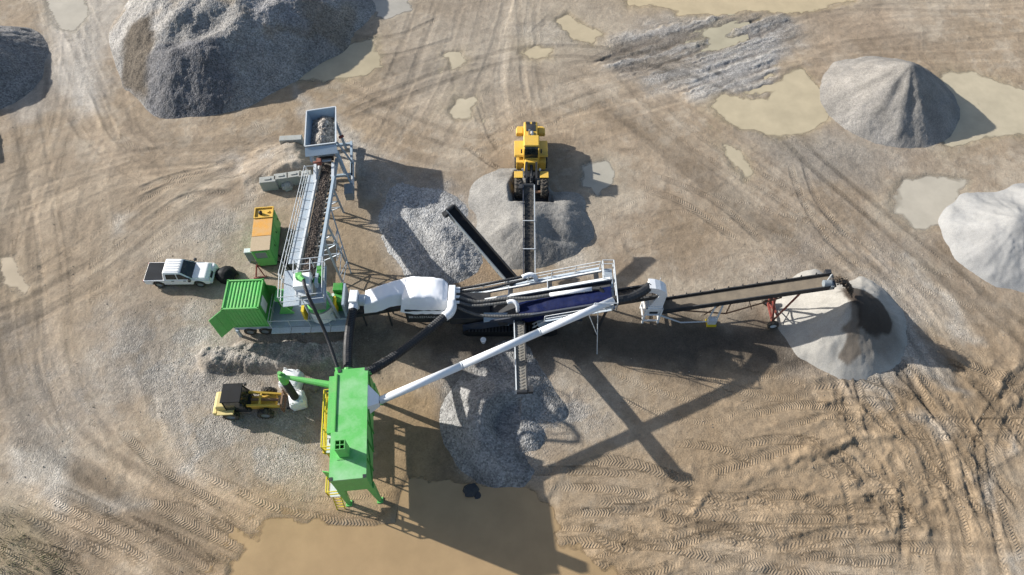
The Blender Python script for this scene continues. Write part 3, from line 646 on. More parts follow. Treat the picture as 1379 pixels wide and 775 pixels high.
# horseshoe of gravel below the south conveyor
def cut_s(X, Y, Z):
    c = G(694, 574); r = np.hypot((X-c.x)*.95, Y-c.y)
    return np.where(X > c.x+.4, Z, np.minimum(Z, .28 + 1.5*np.clip(r-1.35, 0, 9)))
heap('gravel_horseshoe', 'horseshoe shaped gravel heap below the south side conveyor', [(700,530,1.1,670,538,1.35), (670,538,1.35,652,554,1.5), (652,554,1.5,647,576,1.45), (647,576,1.45,654,602,1.15), (654,602,1.15,674,620,.8), (674,620,.8,699,638,.35), (700,520,.6,690,480,.35,.35), (645,500,.3,690,480,.3,.3), (728,535,.45,744,552,.4), (706,580,.5,714,588,.5)],
     MT['medium'], (.24, .232, .22), rough=.06, lump=.2, edge=.25, slope=.6, soft=3, cuts=[cut_s],
     paintf=lambda X, Y, Z, cc: blend(cc*(.8+.4*fbm(X*.7, Y*.7, 3, 18)[..., None]), (sstep(.45, .15, Z)*sstep(.42, .6, fbm(X*.5, Y*.5, 3, 19))*.55)[..., None], (.1, .09, .08)))
# ================================================================== MACHINE PARTS
def V(*a): return Vector(a)
def lathe_y(prof, n=24):                              # prof: (radius, y) pairs turned round the y axis
    m = MB(); k = len(prof)
    for i in range(n):
        a = 2*math.pi*i/n
        m.v += [(r*math.cos(a), y, r*math.sin(a)) for r, y in prof]
    for i in range(n):
        for j in range(k-1):
            a, b = i*k+j, ((i+1) % n)*k+j
            m.f.append((a, a+1, b+1, b))
    return m
WHEELS = {}
def wheel(parent, c, r, w, rimmat, lugs=True):
    key = (r, w, rimmat.name)
    if key not in WHEELS:
        h = w/2
        m = lathe_y([(r*.56, -h*.9), (r*.8, -h), (r*.94, -h*.92), (r, -h*.6), (r, h*.6), (r*.94, h*.92), (r*.8, h), (r*.56, h*.9)], 28)
        if lugs:
            for i in range(16):
                for s in (-1, 1):
                    a = 2*math.pi*(i + (.5 if s > 0 else 0))/16
                    cr = V(math.cos(a), 0, math.sin(a)); tg = V(-math.sin(a), 0, math.cos(a))
                    m.obox(cr*r*1.0 + V(0, s*h*.5, 0), cr*r*.045, V(0, s*h*.5, 0) + tg*r*.1, tg*r*.06)
        tyre = m; rim = lathe_y([(.02, h*.35), (r*.2, h*.4), (r*.22, h*.55), (r*.28, h*.55), (r*.3, h*.3), (r*.5, h*.45), (r*.58, h*.86), (r*.6, h*.7), (r*.58, -h*.86), (r*.5, -h*.45), (.02, -h*.35)], 20)
        WHEELS[key] = (tyre, rim, [])
    t, rm, used = WHEELS[key]
    o = bpy.data.objects.new('wheel', None); COL.objects.link(o); o.empty_display_size = .1; o.parent = parent; o.location = c
    if not used:
        a = t.build('tyre', MT['rubber'], o, smooth=True); b = rm.build('rim', rimmat, o, smooth=True); used += [a, b]
    else:
        dup(used[0], o); dup(used[1], o)
    return o
def handrail(m, pts, hgt=1.0, r=.025, every=1.4, mids=(.5,)):
    pts = [Vector(p) for p in pts]; up = V(0, 0, 1)
    for a, b in zip(pts, pts[1:]):
        for q in (hgt,) + tuple(hgt*k for k in mids): m.tube([a+up*q, b+up*q], r, 6)
        n = max(1, int((b-a).length/every))
        for i in range(n+1):
            p = a + (b-a)*i/n; m.tube([p, p+up*(hgt-r)], r, 6)
    return m
def ribbed(name, label, pts, r, mat, cat='hose', pitch=.1, n=10, rib=.12, group=None, loc=None, step=None):
    P = catmull(pts, .5)
    L = [0]
    for a, b in zip(P, P[1:]): L.append(L[-1]+float(np.linalg.norm(b-a)))
    tot = L[-1]; ns = int(tot/pitch*2); out = []; rr = []
    L = np.array(L)
    for i in range(ns+1):
        s = tot*i/ns; q = [np.interp(s, L, P[:, k]) for k in range(3)]; out.append(q); rr.append(r*(1+rib*.5*(1 if i % 2 else -1)))
    t = thing(name, label, cat, tuple(pts[0]), 0, group)
    MB().tube(out, rr, n).build('ribbed_tube', mat, t, world=True)
    return t
def loft(secs, nu=6, nv=3, amp=0.0, seed=3, closed=False, fr=1.6):
    S = np.array(secs, float); k, n, _ = S.shape; rows = []
    for i in range(k-1):
        for t in np.linspace(0, 1, nu, endpoint=(i == k-2)):
            row = S[i]*(1-t) + S[i+1]*t; pr = []
            rng = range(n) if closed else range(n-1)
            for j in rng:
                for q in np.linspace(0, 1, nv, endpoint=False): pr.append(row[j]*(1-q) + row[(j+1) % n]*q)
            if not closed: pr.append(row[-1])
            rows.append(pr)
    A = np.array(rows)
    if amp:
        ns = fbm(A[..., 0]*fr + A[..., 2], A[..., 1]*fr + 2*A[..., 2], 3, seed)-.5
        A[..., 2] += ns*amp; A[..., 1] += (fbm(A[..., 0]*fr+9, A[..., 2]*fr+A[..., 1], 3, seed+4)-.5)*amp
    h, w, _ = A.shape; m = MB(); m.v = [tuple(p) for p in A.reshape(-1, 3)]
    for i in range(h-1):
        for j in range(w if closed else w-1): m.f.append((i*w+j, i*w+(j+1) % w, (i+1)*w+(j+1) % w, (i+1)*w+j))
    if closed:
        m.f.append(tuple(range(w))); m.f.append(tuple((h-1)*w+j for j in reversed(range(w))))
    return m
def stones(m, pts, smin, smax):
    for p in pts:
        s = random.uniform(smin, smax)
        vs = [V(*p) + V(random.uniform(.6, 1.2)*a, random.uniform(.6, 1.2)*b, random.uniform(.5, 1.0)*c)*s for a, b, c in ((1,0,0),(0,1,0),(-1,0,0),(0,-1,0),(.2,.1,1),(0,0,-.8))]
        m.add(vs, [(0,1,4),(1,2,4),(2,3,4),(3,0,4),(1,0,5),(2,1,5),(3,2,5),(0,3,5)])
    return m
def stone_col(o, c):
    me = o.data; a = np.ones((len(me.vertices), 4)); k = np.repeat(np.random.uniform(.6, 1.35, len(me.vertices)//6 + 1), 6)[:len(me.vertices)]
    a[:, :3] = np.array(c)*k[:, None]; vattr(me, 'Col', 'FLOAT_COLOR', a)

# ------------------------------------------------------------------ feed hopper
LO = G(440, 225, 2.0); HI = G(410, 385, 7.5)
AX = math.atan2(HI.x-LO.x, -(HI.y-LO.y)); CL = math.hypot(HI.x-LO.x, HI.y-LO.y); CS = 5.5/CL
t = thing('feed_hopper', 'blue grey steel feed hopper holding stone above the tail of the feed conveyor', 'hopper', (LO.x, LO.y, 0), AX)
def wallp(a, b, c, d, th, name='wall_panel'):
    a, b, c, d = map(Vector, (a, b, c, d)); n = (b-a).cross(d-a).normalized()*th
    m = MB(); m.hexa([a, b, c, d, a+n, b+n, c+n, d+n]); return m.build(name, MT['hopper'], t)
tz, bz = 4.25, 2.35
wallp((-1.2,4.35,tz), (1.2,4.55,tz), (.6,3.9,bz), (-.6,3.9,bz), .06)
wallp((-1.25,.35,tz), (-1.2,4.35,tz), (-.6,3.9,bz), (-.6,.95,bz), .06)
wallp((1.2,4.55,tz), (1.25,.45,tz), (.6,.95,bz), (.6,3.9,bz), .06)
wallp((1.25,.45,tz), (-1.25,.35,tz), (-.6,.95,bz), (.6,.95,bz), .06)
m = MB()
for a, b in (((-1.2,4.38,tz), (1.2,4.58,tz)), ((-1.26,.35,tz), (-1.21,4.35,tz)), ((1.21,4.55,tz), (1.26,.45,tz)), ((1.25,.42,tz), (-1.25,.32,tz))): m.beam(a, b, .09, .09)
m.build('rim', MT['lightsteel'], t)
MB().hexa([(-1.3,-.35,3.75), (1.3,-.3,3.75), (1.25,.3,4.12), (-1.25,.22,4.12), (-1.3,-.37,3.8), (1.3,-.32,3.8), (1.25,.3,4.19), (-1.25,.22,4.19)]).build('front_apron', MT['hopper'], t)
for x, y in ((-1.0,.6), (1.0,.6), (-1.0,3.9), (1.0,3.9)):
    MB().beam((x*.95, y, 3.4), (x*1.2, y, 0), .2, .2).build('leg', MT['hopper'], t)
m = MB(); m.beam((1.75,.2,.35), (1.75,4.2,.35), .2, .3); m.beam((-1.75,.2,.35), (-1.75,4.2,.35), .2, .3)
for y in (.4, 4.0): m.beam((-1.75,y,.35), (1.75,y,.35), .18, .25)
m.build('base_frame', MT['hopper'], t)
for y in (-1.4, 1.6):
    MB().beam((1.2,y*.3+.6,3.6), (1.9,y,.3), .14).build('outrigger_brace', MT['hopper'], t)
MB().box(1.72,1.95,-1.9,1.9,.25,.5).build('outrigger_beam', MT['lightsteel'], t)
MB().box(1.3,2.0,-2.6,-1.5,.5,1.4).build('control_box', MT['grey'], t, bevel=.03)
m = MB().box(-.62,-.28,-.25,.2,2.5,2.95); m.tube([(-.45,-.1,2.7), (-.95,-.1,2.7)], .14, 10); m.build('drive_motor', MT['red'], t)
MB().tube([(1.3,1.9,3.3), (1.65,2.1,3.3)], .12, 10).build('vibrator', MT['red'], t)
m = MB().box(-.55,.55,.9,4.0,1.75,2.36); m.build('feeder_trough', MT['dark'], t)
MB().tube([(-.5,.15,2.55), (.5,.15,2.55)], .17, 12).build('feeder_roller', MT['chrome'], t)
for s in (-1, 1): MB().box(s*.72-.11, s*.72+.11, -2.6, -.5, 2.15, 3.0).build('chute_side', MT['lightsteel'], t)
# stone inside the hopper
X, Y = np.meshgrid(np.arange(-1.02, 1.03, .07), np.arange(.55, 4.2, .07))
Z = 3.62 + .42*np.exp(-((X-.1)**2/.5 + (Y-3.2)**2/.5)) + .5*np.exp(-((X+.15)**2/.6 + (Y-1.5)**2/.8)) - .25*np.abs(X) + (np.random.rand(*X.shape)-.5)*.09 + (fbm(X*3, Y*3, 3, 5)-.5)*.2
me, _ = grid_mesh('stone_load', X, Y, Z); vattr(me, 'Col', 'FLOAT_COLOR', np.concatenate([np.ones(X.shape+(3,))*np.array((.3,.27,.235))*(.7+.6*fbm(X*2, Y*2, 3, 6))[..., None], np.ones(X.shape+(1,))], -1))
me.materials.append(MT['coarse']); o = bpy.data.objects.new('stone_load', me); COL.objects.link(o)
o.location = (LO.x, LO.y, 0); o.rotation_euler = (0, 0, AX); tag(o, 'two mounds of grey stone lying in the feed hopper', 'stone')

# ------------------------------------------------------------------ feed conveyor
t = thing('feed_conveyor', 'long galvanised feed conveyor with side walkway climbing from hopper to crusher', 'conveyor', (LO.x, LO.y, 0), AX)
def cv(x, y, d=0): return V(x, y, 2.0 - y*CS + d)
y0, y1 = .9, -CL-.15
MB().hexa([cv(-.42,y0,-.06), cv(.42,y0,-.06), cv(.42,y1,-.06), cv(-.42,y1,-.06), cv(-.42,y0), cv(.42,y0), cv(.42,y1), cv(-.42,y1)]).build('belt', MT['belt'], t)
MB().beam(cv(-.62,y0,.02), cv(-.62,y1,.02), .14, .34).build('side_frame', MT['lightsteel'], t)
MB().beam(cv(.78,y0,.05), cv(.78,y1,.05), .2, .42).build('side_frame', MT['hopper'], t)
n = 22
for i in range(n):
    y = -.4 - i*(CL-.8)/(n-1)
    MB().tube([cv(.42,y,-.08), cv(.68,y,.12)], .085, 8).build('idler_roller', MT['black'], t)
wp = 9; L = (CL-.6-2.9)/wp
for i in range(wp):
    a = -1.0 - i*L; b = a - L + .05
    MB().hexa([cv(-1.42,a,-.1), cv(-.74,a,-.1), cv(-.74,b,-.1), cv(-1.42,b,-.1), cv(-1.42,a,-.05), cv(-.74,a,-.05), cv(-.74,b,-.05), cv(-1.42,b,-.05)]).build('walkway_panel', MT['steel'], t)
m = MB(); up = V(0, 0, 1)
for h in (.12, .55, 1.05): m.tube([cv(-1.46,-.9,h), cv(-1.46,y1+.6,h)], .028, 6)
for i in range(12):
    y = -.9 - i*(CL-1.6)/11; m.tube([cv(-1.46,y,-.1), cv(-1.46,y,1.03)], .025, 6)
m.tube([cv(-1.46,-.9,1.05), cv(-1.46,-.5,.3), cv(-1.46,-.5,-.6)], .028, 6); m.build('handrail', MT['lightsteel'], t)
m = MB(); m.tube([cv(-.76,-.9,-.05), cv(-.76,-.9,.9), cv(-1.4,-.9,.95)], .025, 6); m.build('gate_rail', MT['lightsteel'], t)
# trestle below the conveyor
def trestle(y, zt, w, name='trestle'):
    m = MB()
    a, b = V(.8, y, zt), V(-.8, y, zt); c, d = V(w, y-.05, 0), V(-w, y-.05, 0)
    m.beam(a, c, .13); m.beam(b, d, .13)
    for s in (.25, .5, .75): m.beam(a.lerp(c, s), b.lerp(d, s), .07)
    for s0, s1 in ((.02,.25), (.25,.5), (.5,.75), (.75,.97)): m.beam(a.lerp(c, s0), b.lerp(d, s1), .06)
    return m.build(name, MT['steel'], t)
trestle(-8.4, 2.0+8.4*CS-.2, 1.15)
trestle(-3.4, 2.0+3.4*CS-.2, 1.0)
m = MB(); a0, b0 = V(.95,-6.6,2.0+6.6*CS), V(1.55,-9.6,0)   # slanting braced leg on the right-hand side
m.beam(a0, b0, .09); m.beam(V(.82,-10.6,2.0+10.6*CS-.3), V(.9,-10.4,0), .12)
for s in (.3, .55, .8):
    q = a0.lerp(b0, s); m.beam(q, V(.86,-8.0-3*s,q.z), .05); m.beam(q, V(.86,-8.6-3*s,max(.1,q.z-1.0)), .05)
m.build('braced_leg', MT['steel'], t)
for s in (-1, 1): MB().beam(V(s*.75,-CL+.6,7.2), V(s*.95,-CL+.9,1.4), .16).build('head_leg', MT['steel'], t)
# head platform with railing
hz = 6.9; py0, py1 = -CL+1.75, -CL-1.05
MB().box(-1.5,-.5,py1,py0,hz-.08,hz).build('platform_floor', MT['steel'], t)
MB().box(.62,1.25,py1,py0,hz-.08,hz).build('platform_floor', MT['steel'], t)
MB().box(-.5,.62,py1,py1+.55,hz-.08,hz).build('platform_floor', MT['steel'], t)
m = MB(); handrail(m, [(-.62,py0,hz), (1.25,py0,hz), (1.25,py1,hz), (-1.5,py1,hz), (-1.5,py0-1,hz)], 1.15, .03, 1.2); m.build('platform_handrail', MT['lightsteel'], t)
m = MB(); handrail(m, [(-.62,py0,hz), (-.62,-CL+.8,hz), (.45,-CL+.8,hz), (.45,py0,hz)], 1.15, .03, 1.2, ()); m.build('inner_handrail', MT['lightsteel'], t)
MB().hexa([(-.6,-CL+.7,7.05), (.45,-CL+.7,7.05), (.45,-CL-.35,7.05), (-.6,-CL-.35,7.05), (-.6,-CL+.7,8.0), (.45,-CL+.7,8.0), (.45,-CL-.35,8.0), (-.6,-CL-.35,8.0)]).build('head_hood', MT['white'], t, bevel=.03)
MB().taper((-.55,.4,-CL-.45,-CL+.3), 7.0, (-.6,.45,-CL-.8,-CL-.34), 7.5).build('hood_lip', MT['lightsteel'], t)
MB().taper((-.45,.45,-CL+.6,-CL+1.5), 3.35, (-.55,.4,-CL-.35,-CL+.6), 7.05).build('drop_chute', MT['grey'], t)
m = MB(); m.tube([V(.55,-CL+.35,7.4), V(1.0,-CL+.35,7.4)], .2, 12); m.box(.75,1.1,-CL+.6,-CL+1.5,7.0,7.45); m.build('drive_motor', MT['darkgreen'], t)
m = MB(); e = V(-.1,-CL+.15,8.0); m.tube([e, e+V(0,0,.3), e+V(.1,-.15,.5), e+V(.3,-.4,.5)], .15, 10); m.box(e.x-.28, e.x+.1, e.y+.0, e.y+.35, 8.0, 8.35); m.build('dust_outlet', MT['green'], t)
HOOD = t.matrix_basis @ (e + V(.3,-.4,.5))
# stone riding on the belt
pts = []
for i in range(2600):
    y = random.uniform(y1+.5, .2); x = random.gauss(0, .16)
    if abs(x) < .36: p = cv(x, y, .05 + .1*(1-(x/.36)**2)*random.random()); pts.append(p)
m = MB(); stones(m, pts, .03, .075); o = m.build('stone_on_belt', MT['coarse']); stone_col(o, (.13,.105,.088))
o.location = (LO.x, LO.y, 0); o.rotation_euler = (0, 0, AX); tag(o, 'brown crushed stone riding up the feed conveyor belt', 'stone', kind='stuff')
# ------------------------------------------------------------------ concrete blocks of the loading ramp
blk = [(363,248,1.35,.05), (381,243.5,1.2,.08), (398,241,1.25,.1), (413,240,1.0,.02), (364,256,1.1,-.2)]
labs = ['leftmost pale concrete block in the ramp wall', 'second concrete block from the left in the ramp wall, dark faced', 'third concrete block from the left in the ramp wall', 'concrete block in the ramp wall nearest the feed hopper', '']
for (px, py, w, rz), lab in list(zip(blk, labs))[:4]:
    p = G(px, py, .5); m = MB().box(-w/2, w/2, -.33, .33, 0, 1.15); m.box(-w*.2, w*.2, -.1, .1, 1.15, 1.22)
    o = m.build('concrete_block', MT['concrete'], bevel=.05); o.location = (p.x, p.y, -.05); o.rotation_euler = (0, 0, rz+.1); tag(o, lab, 'concrete block', 'concrete blocks of the loading ramp')
p = G(393.5, 191, .6); o = MB().box(-1.0,.95,-.3,.3,-.2,1.1).build('concrete_block', MT['concrete'], bevel=.05); o.location = (p.x, p.y, 0); o.rotation_euler = (0, 0, .08); tag(o, 'long concrete block left of the feed hopper, apart from the others', 'concrete block', 'concrete blocks of the loading ramp')
p = G(387, 253); b = bmesh.new(); bmesh.ops.create_icosphere(b, subdivisions=3, radius=.5); me = bpy.data.meshes.new('boulder')
for v in b.verts: v.co *= 1 + .25*(random.random()-.5) + .15*math.sin(v.co.x*5); v.co.z *= .8
b.to_mesh(me); b.free(); me.materials.append(MT['concrete']); o = bpy.data.objects.new('boulder', me); COL.objects.link(o); o.location = (p.x, p.y, .25); tag(o, 'rounded grey boulder below the ramp wall', 'boulder')

# ------------------------------------------------------------------ generator
t = thing('generator', 'green generator box with an orange dusty roof', 'generator', (-19.45, 32.05, 0), R(6))
m = MB().box(-.7,.7,-2.05,2.05,.25,2.3); m.build('body', MT['green'], t, bevel=.03)
MB().box(-.62,.62,-1.9,1.9,0,.25).build('skid', MT['dark'], t)
for a, b, mt in ((-2.1,-.72,'tanroof'), (-.69,1.0,'orange')): MB().box(-.74,.74,a,b,2.3,2.37).build('roof_panel', MT[mt], t, bevel=.02)
MB().box(-.74,.74,1.03,2.1,2.3,2.33).build('roof_tray', MT['yellow'], t)
m = MB()
for q in ((-.74,.74,2.02,2.1), (-.74,.74,1.03,1.1), (-.74,-.66,1.1,2.02), (.66,.74,1.1,2.02)): m.box(*q, 2.33, 2.45)
m.build('tray_edge', MT['yellow'], t)
MB().tube([(-.25,1.5,2.33), (-.25,1.5,2.55), (-.15,1.45,2.62)], .13, 10).build('exhaust', MT['dark'], t)
MB().tube([(.3,1.65,2.33), (.3,1.65,2.42)], .12, 10).build('filler_cap', MT['yellow'], t)
MB().box(-.5,.35,-2.09,-2.04,1.35,2.1).build('vent_panel', MT['grey'], t)
m = MB()
for a in ((-.58,.43,-2.12,-2.06,2.1,2.18), (-.58,.43,-2.12,-2.06,1.27,1.35), (-.58,-.5,-2.12,-2.06,1.35,2.1), (.35,.43,-2.12,-2.06,1.35,2.1)): m.box(*a)
m.build('vent_frame', MT['green'], t)
for y in (-1.3, 0, 1.3): MB().box(.7,.73,y-.55,y+.55,.45,2.1).build('door', MT['green'], t)
for y in (-1.3, 0, 1.3): MB().box(.73,.76,y+.35,y+.42,1.2,1.4).build('door_handle', MT['black'], t)
# cabinet on a stand, and cables
p = G(342, 352); t = thing('electrical_cabinet', 'pale electrical cabinet standing by the generator', 'cabinet', (p.x, p.y, 0), R(5))
MB().box(-.3,.3,-.2,.2,.3,1.5).build('body', MT['lightsteel'], t, bevel=.02); MB().box(-.26,.26,-.23,-.2,.38,1.42).build('door', MT['grey'], t)
for x in (-.25,.25): MB().box(x-.04,x+.04,-.15,.15,0,.3).build('leg', MT['steel'], t)
p = G(351, 368); t = thing('cable_stand', 'red steel cable stand between generator and green container', 'stand', (p.x, p.y, 0), R(10))
for s in (-1, 1): MB().beam((s*.35,-.4,0), (0,.1,1.0), .09).build('leg', MT['red'], t)
MB().beam((0,.6,0), (0,.1,1.0), .09).build('leg', MT['red'], t); MB().box(-.5,.5,-.5,-.38,0,.1).build('foot_bar', MT['red'], t)
for k, (pts, lab) in enumerate((([(344,328),(352,345),(372,352),(390,356)], 'black cable curving from the generator to the feed conveyor'), ([(346,350),(360,340),(378,346),(398,372)], 'black cable looping from the cabinet to the crusher'))):
    P = [G(x, y, .06) for x, y in pts]; o = MB().tube(catmull(P, .3), .045, 6).build('cable', MT['black']); tag(o, lab, 'cable')
# ------------------------------------------------------------------ crusher trailer, container, crusher
T0 = V(-16.1, 25.2, 0); TR = R(2.2)
t = thing('crusher_trailer', 'blue grey trailer deck carrying the green container and the crusher', 'trailer', T0, TR)
MB().box(-1.5,4.3,-1.25,1.25,1.22,1.35).build('deck', MT['steel'], t)
for y in (-.95,.95): MB().box(-4.3,4.3,y-.12,y+.12,.75,1.22).build('chassis_beam', MT['hopper'], t)
for x in (-4.1,-1.7,1.3,4.2): MB().box(x-.1,x+.1,-.83,.83,.8,1.15).build('cross_member', MT['hopper'], t)
for i in range(4): MB().box(-1.42+i*1.43, -.04+i*1.43, -1.75, -1.27, 1.2, 1.26).build('side_panel', MT['lightsteel'], t)
m = MB(); handrail(m, [(-1.45,-1.3,1.3), (4.25,-1.3,1.3)], .95, .025, 1.4, ()); handrail(m, [(4.25,-1.3,1.3), (4.25,1.2,1.3)], .95, .025, 1.2); m.build('handrail', MT['lightsteel'], t)
m = MB(); handrail(m, [(-1.45,-1.28,1.3), (-1.45,1.2,1.3)], .95, .025, 1.2); m.build('handrail', MT['lightsteel'], t)
for x in (-3.3,-2.2):
    for s in (-1, 1): wheel(t, (x, s*1.02, .45), .45, .28, MT['grey'], False)
for x in (-4.1, .5, 4.1):
    for s in (-1, 1): MB().box(x-.1,x+.1,s*1.18-.08,s*1.18+.08,0,.9).build('jack_leg', MT['hopper'], t)
t = thing('container', 'green corrugated container with an open door, on the crusher trailer', 'container', T0, TR)
x0, x1, yy, z0, z1 = -4.15, -1.6, 1.19, 1.36, 3.95
m = MB(); n = 10; w = (x1-x0-.16)/n
prof = []
for i in range(n):
    a = x0+.08+i*w; prof += [(a, 0), (a+w*.3, 0), (a+w*.5, -.05), (a+w*.8, -.05)]
prof.append((x1-.08, 0))
def corr(fn, k0, k1):
    m = MB(); m.v = [fn(a, d, k0) for a, d in prof] + [fn(a, d, k1) for a, d in prof]; N = len(prof)
    m.f = [(i, i+1, N+i+1, N+i) for i in range(N-1)]; return m
corr(lambda a, d, y: (a, y, z1+d-.01), -yy+.06, yy-.06).build('roof', MT['green'], t)
corr(lambda a, d, z: (a, -yy-d*.8-.0, z), z0+.1, z1-.06).build('side_wall', MT['green'], t)
corr(lambda a, d, z: (a, yy+d*.8, z), z0+.1, z1-.06).build('side_wall', MT['green'], t)
m = MB()
for y in (-yy+.03, yy-.03):
    for z in (z0+.05, z1-.0): m.beam((x0,y,z), (x1,y,z), .1)
    for x in (x0+.05, x1-.05): m.beam((x,y,z0), (x,y,z1+.02), .1, .1)
for x in (x0+.05, x1-.05):
    for z in (z0+.05, z1-.0): m.beam((x,-yy,z), (x,yy,z), .1)
m.build('frame', MT['green'], t)
MB().box(x1-.1,x1-.05,-yy+.08,yy-.08,z0+.1,z1-.06).build('end_wall', MT['darkgreen'], t)
MB().box(x1-.05,x1-.02,-.7,.1,2.4,3.6).build('notice_board', MT['lightsteel'], t)
MB().box(x0+.05,x0+.09,0,yy-.08,z0+.1,z1-.06).build('closed_door', MT['green'], t)
d = bpy.data.objects.new('open_door', None)
a = V(x0, -yy, 0); dr = V(-.72,-.82,0).normalized()
m = MB(); m.beam(a+V(0,0,z0+1.3), a+dr*1.12+V(0,0,z0+1.3), .05, 2.48); dd = m.build('open_door', MT['green'], t)
for q in (.35,.8):
    MB().tube([a+dr*q+V(-.05,.05,z0+.1), a+dr*q+V(-.05,.05,z1-.1)], .025, 6).build('lock_rod', MT['lightsteel'], dd)
MB().beam(a+dr*.55+V(.025,-.025,z0+.1)*1, a+dr*.55+V(.025,-.025,z1-.1), .03, .03).build('door_seam', MT['green'], dd)
for x in (x0, x1-.02):
    for y in (-yy, yy):
        for z in (z1+.005,): MB().box(x-.03 if x == x0 else x-.1, x+.13 if x == x0 else x+.05, y-.07, y+.07, z-.08, z+.035).build('corner_casting', MT['darkgreen'], t)
# side door of the container, swung open on the crusher side
MB().hexa([(x1,yy-.1,z0+.1), (x1+.75,yy-.25,z0+.1), (x1+.75,yy-.3,z0+.1), (x1,yy-.15,z0+.1), (x1,yy-.1,z1-.5), (x1+.75,yy-.25,z1-.5), (x1+.75,yy-.3,z1-.5), (x1,yy-.15,z1-.5)]).build('side_door', MT['darkgreen'], t)
t = thing('crusher', 'green and white vertical shaft crusher on the trailer deck below the feed conveyor head', 'crusher', T0 + V(0, 0, 1.35), TR)
cx, cy = 2.25, -.25
def ring(r0, r1, z0, z1, n=28): return MB().tube([(cx,cy,z0), (cx,cy,z1)], [r0, r1], n)
ring(.95,.95,.1,1.55).build('drum', MT['white'], t)
ring(1.02,1.02,1.55,1.72).build('flange', MT['grey'], t)
ring(1.0,.72,1.72,1.95).build('lid', MT['green'], t)
for i in range(14):
    a = 2*math.pi*i/14; MB().tube([(cx+.93*math.cos(a), cy+.93*math.sin(a), 1.72), (cx+.93*math.cos(a), cy+.93*math.sin(a), 1.84)], .04, 6).build('bolt', MT['chrome'], t)
for s, (x, y) in ((-1,(1.15,-.62)), (1,(3.3,-.1))): MB().hexa([(x-.1,y-.45,.5), (x+.12,y-.55,.5), (x+.12,y+.3,.5), (x-.1,y+.3,.5), (x-.1,y-.35,1.65), (x+.1,y-.45,1.65), (x+.1,y+.3,1.65), (x-.1,y+.3,1.65)]).build('belt_guard', MT['ygreen'], t)
MB().box(-.95,.05,.0,.9,1.4,1.75).build('motor_cover', MT['green'], t, bevel=.04)
m = MB(); m.tube([(-.45,.25,.2), (-.45,.25,1.4)], .42, 16); m.build('motor', MT['darkgreen'], t)
MB().prism([(-1.0,.1), (.1,.1), (-.45,1.35)], -.25, -.15, 'y').build('motor_bracket', MT['green'], t)
MB().box(3.15,3.85,.65,1.3,.0,1.7).build('gear_case', MT['darkgreen'], t, bevel=.03); MB().box(3.2,3.8,-.1,.62,.0,1.3).build('hydraulic_tank', MT['darkgreen'], t, bevel=.03)
MB().hexa([(3.9,-.7,.2), (4.05,-.7,.2), (4.05,1.1,.2), (3.9,1.1,.2), (3.95,-.7,1.9), (4.1,-.7,1.9), (4.1,1.1,1.9), (3.95,1.1,1.9)]).build('splash_panel', MT['hopper'], t)
MB().box(2.9,3.2,-.9,.9,0,.9).build('support_post', MT['lightsteel'], t); MB().box(1.2,3.1,-.9,.6,.0,.12).build('base_plate', MT['grey'], t)
MB().tube([(3.05,-.45,.4), (3.05,-.45,1.5)], .14, 10).build('oil_filter', MT['dark'], t)
# ------------------------------------------------------------------ mobile screen
t = thing('mobile_screen', 'dark blue tracked mobile screen with blue tarpaulin and walkways in the middle of the yard', 'screening plant', (0, 25.3, 0))
SC = t
def W(m, name, mat, **k): return m.build(name, mat, SC, world=True, **k)
def zi(x): return 1.3 + (x+3.9)*.352
W(MB().box(-7.7,-4.6,24.45,26.7,1.0,2.75), 'feed_hopper_body', MT['dark'], bevel=.03)
W(MB().box(-4.6,5.2,24.7,26.2,.75,1.55), 'chassis', MT['navy'])
W(MB().box(-4.55,-1.6,24.25,26.5,1.1,1.95), 'engine_housing', MT['dark'], bevel=.04)
MBk = MB().hexa([(-2.05,24.0,1.35), (-.2,24.0,1.35), (-.2,24.65,1.35), (-2.05,24.65,1.35), (-2.05,24.0,1.95), (-.2,24.0,1.95), (-.2,24.65,2.15), (-2.05,24.65,2.15)]); W(MBk, 'engine_cover', MT['hopper'], bevel=.03)
W(MB().box(-1.0,-.3,23.97,24.0,1.45,1.85), 'grille', MT['dark']); W(MB().box(1.9,3.6,23.95,24.6,1.2,1.75), 'tool_box', MT['hopper'], bevel=.03)
for y in (24.05, 26.35):
    pr = [(-3.2,.05), (2.9,.05), (3.35,.4), (2.9,.8), (-3.2,.8), (-3.65,.4)]
    tr = W(MB().prism(pr, y-.25, y+.25, 'y'), 'crawler_track', MT['black'])
    m = MB()
    for i in range(26):
        x = -3.2 + i*.245; m.box(x, x+.12, y-.27, y+.27, .8, .86)
    m.build('track_shoes', MT['dark'], tr, world=True)
m = MB()
for y in (24.05, 25.8):
    m.hexa([(-3.6,y-.06,zi(-3.6)-1.0), (7.0,y-.06,zi(7)-1.3), (7.0,y+.06,zi(7)-1.3), (-3.6,y+.06,zi(-3.6)-1.0), (-3.6,y-.06,zi(-3.6)-.1), (7.0,y-.06,zi(7)-.35), (7.0,y+.06,zi(7)-.35), (-3.6,y+.06,zi(-3.6)-.1)])
W(m, 'screen_box_sides', MT['navy'])
W(MB().hexa([(-3.4,24.12,zi(-3.4)-.45), (6.9,24.12,zi(6.9)-.7), (6.9,25.73,zi(6.9)-.7), (-3.4,25.73,zi(-3.4)-.45), (-3.4,24.12,zi(-3.4)-.35), (6.9,24.12,zi(6.9)-.6), (6.9,25.73,zi(6.9)-.6), (-3.4,25.73,zi(-3.4)-.35)]), 'screen_deck', MT['dark'])
W(MB().beam((-3.2,25.86,zi(-3.2)-.05), (7.0,25.86,zi(7)-.28), .2, .12), 'top_rail', MT['lightsteel'])
secs = []
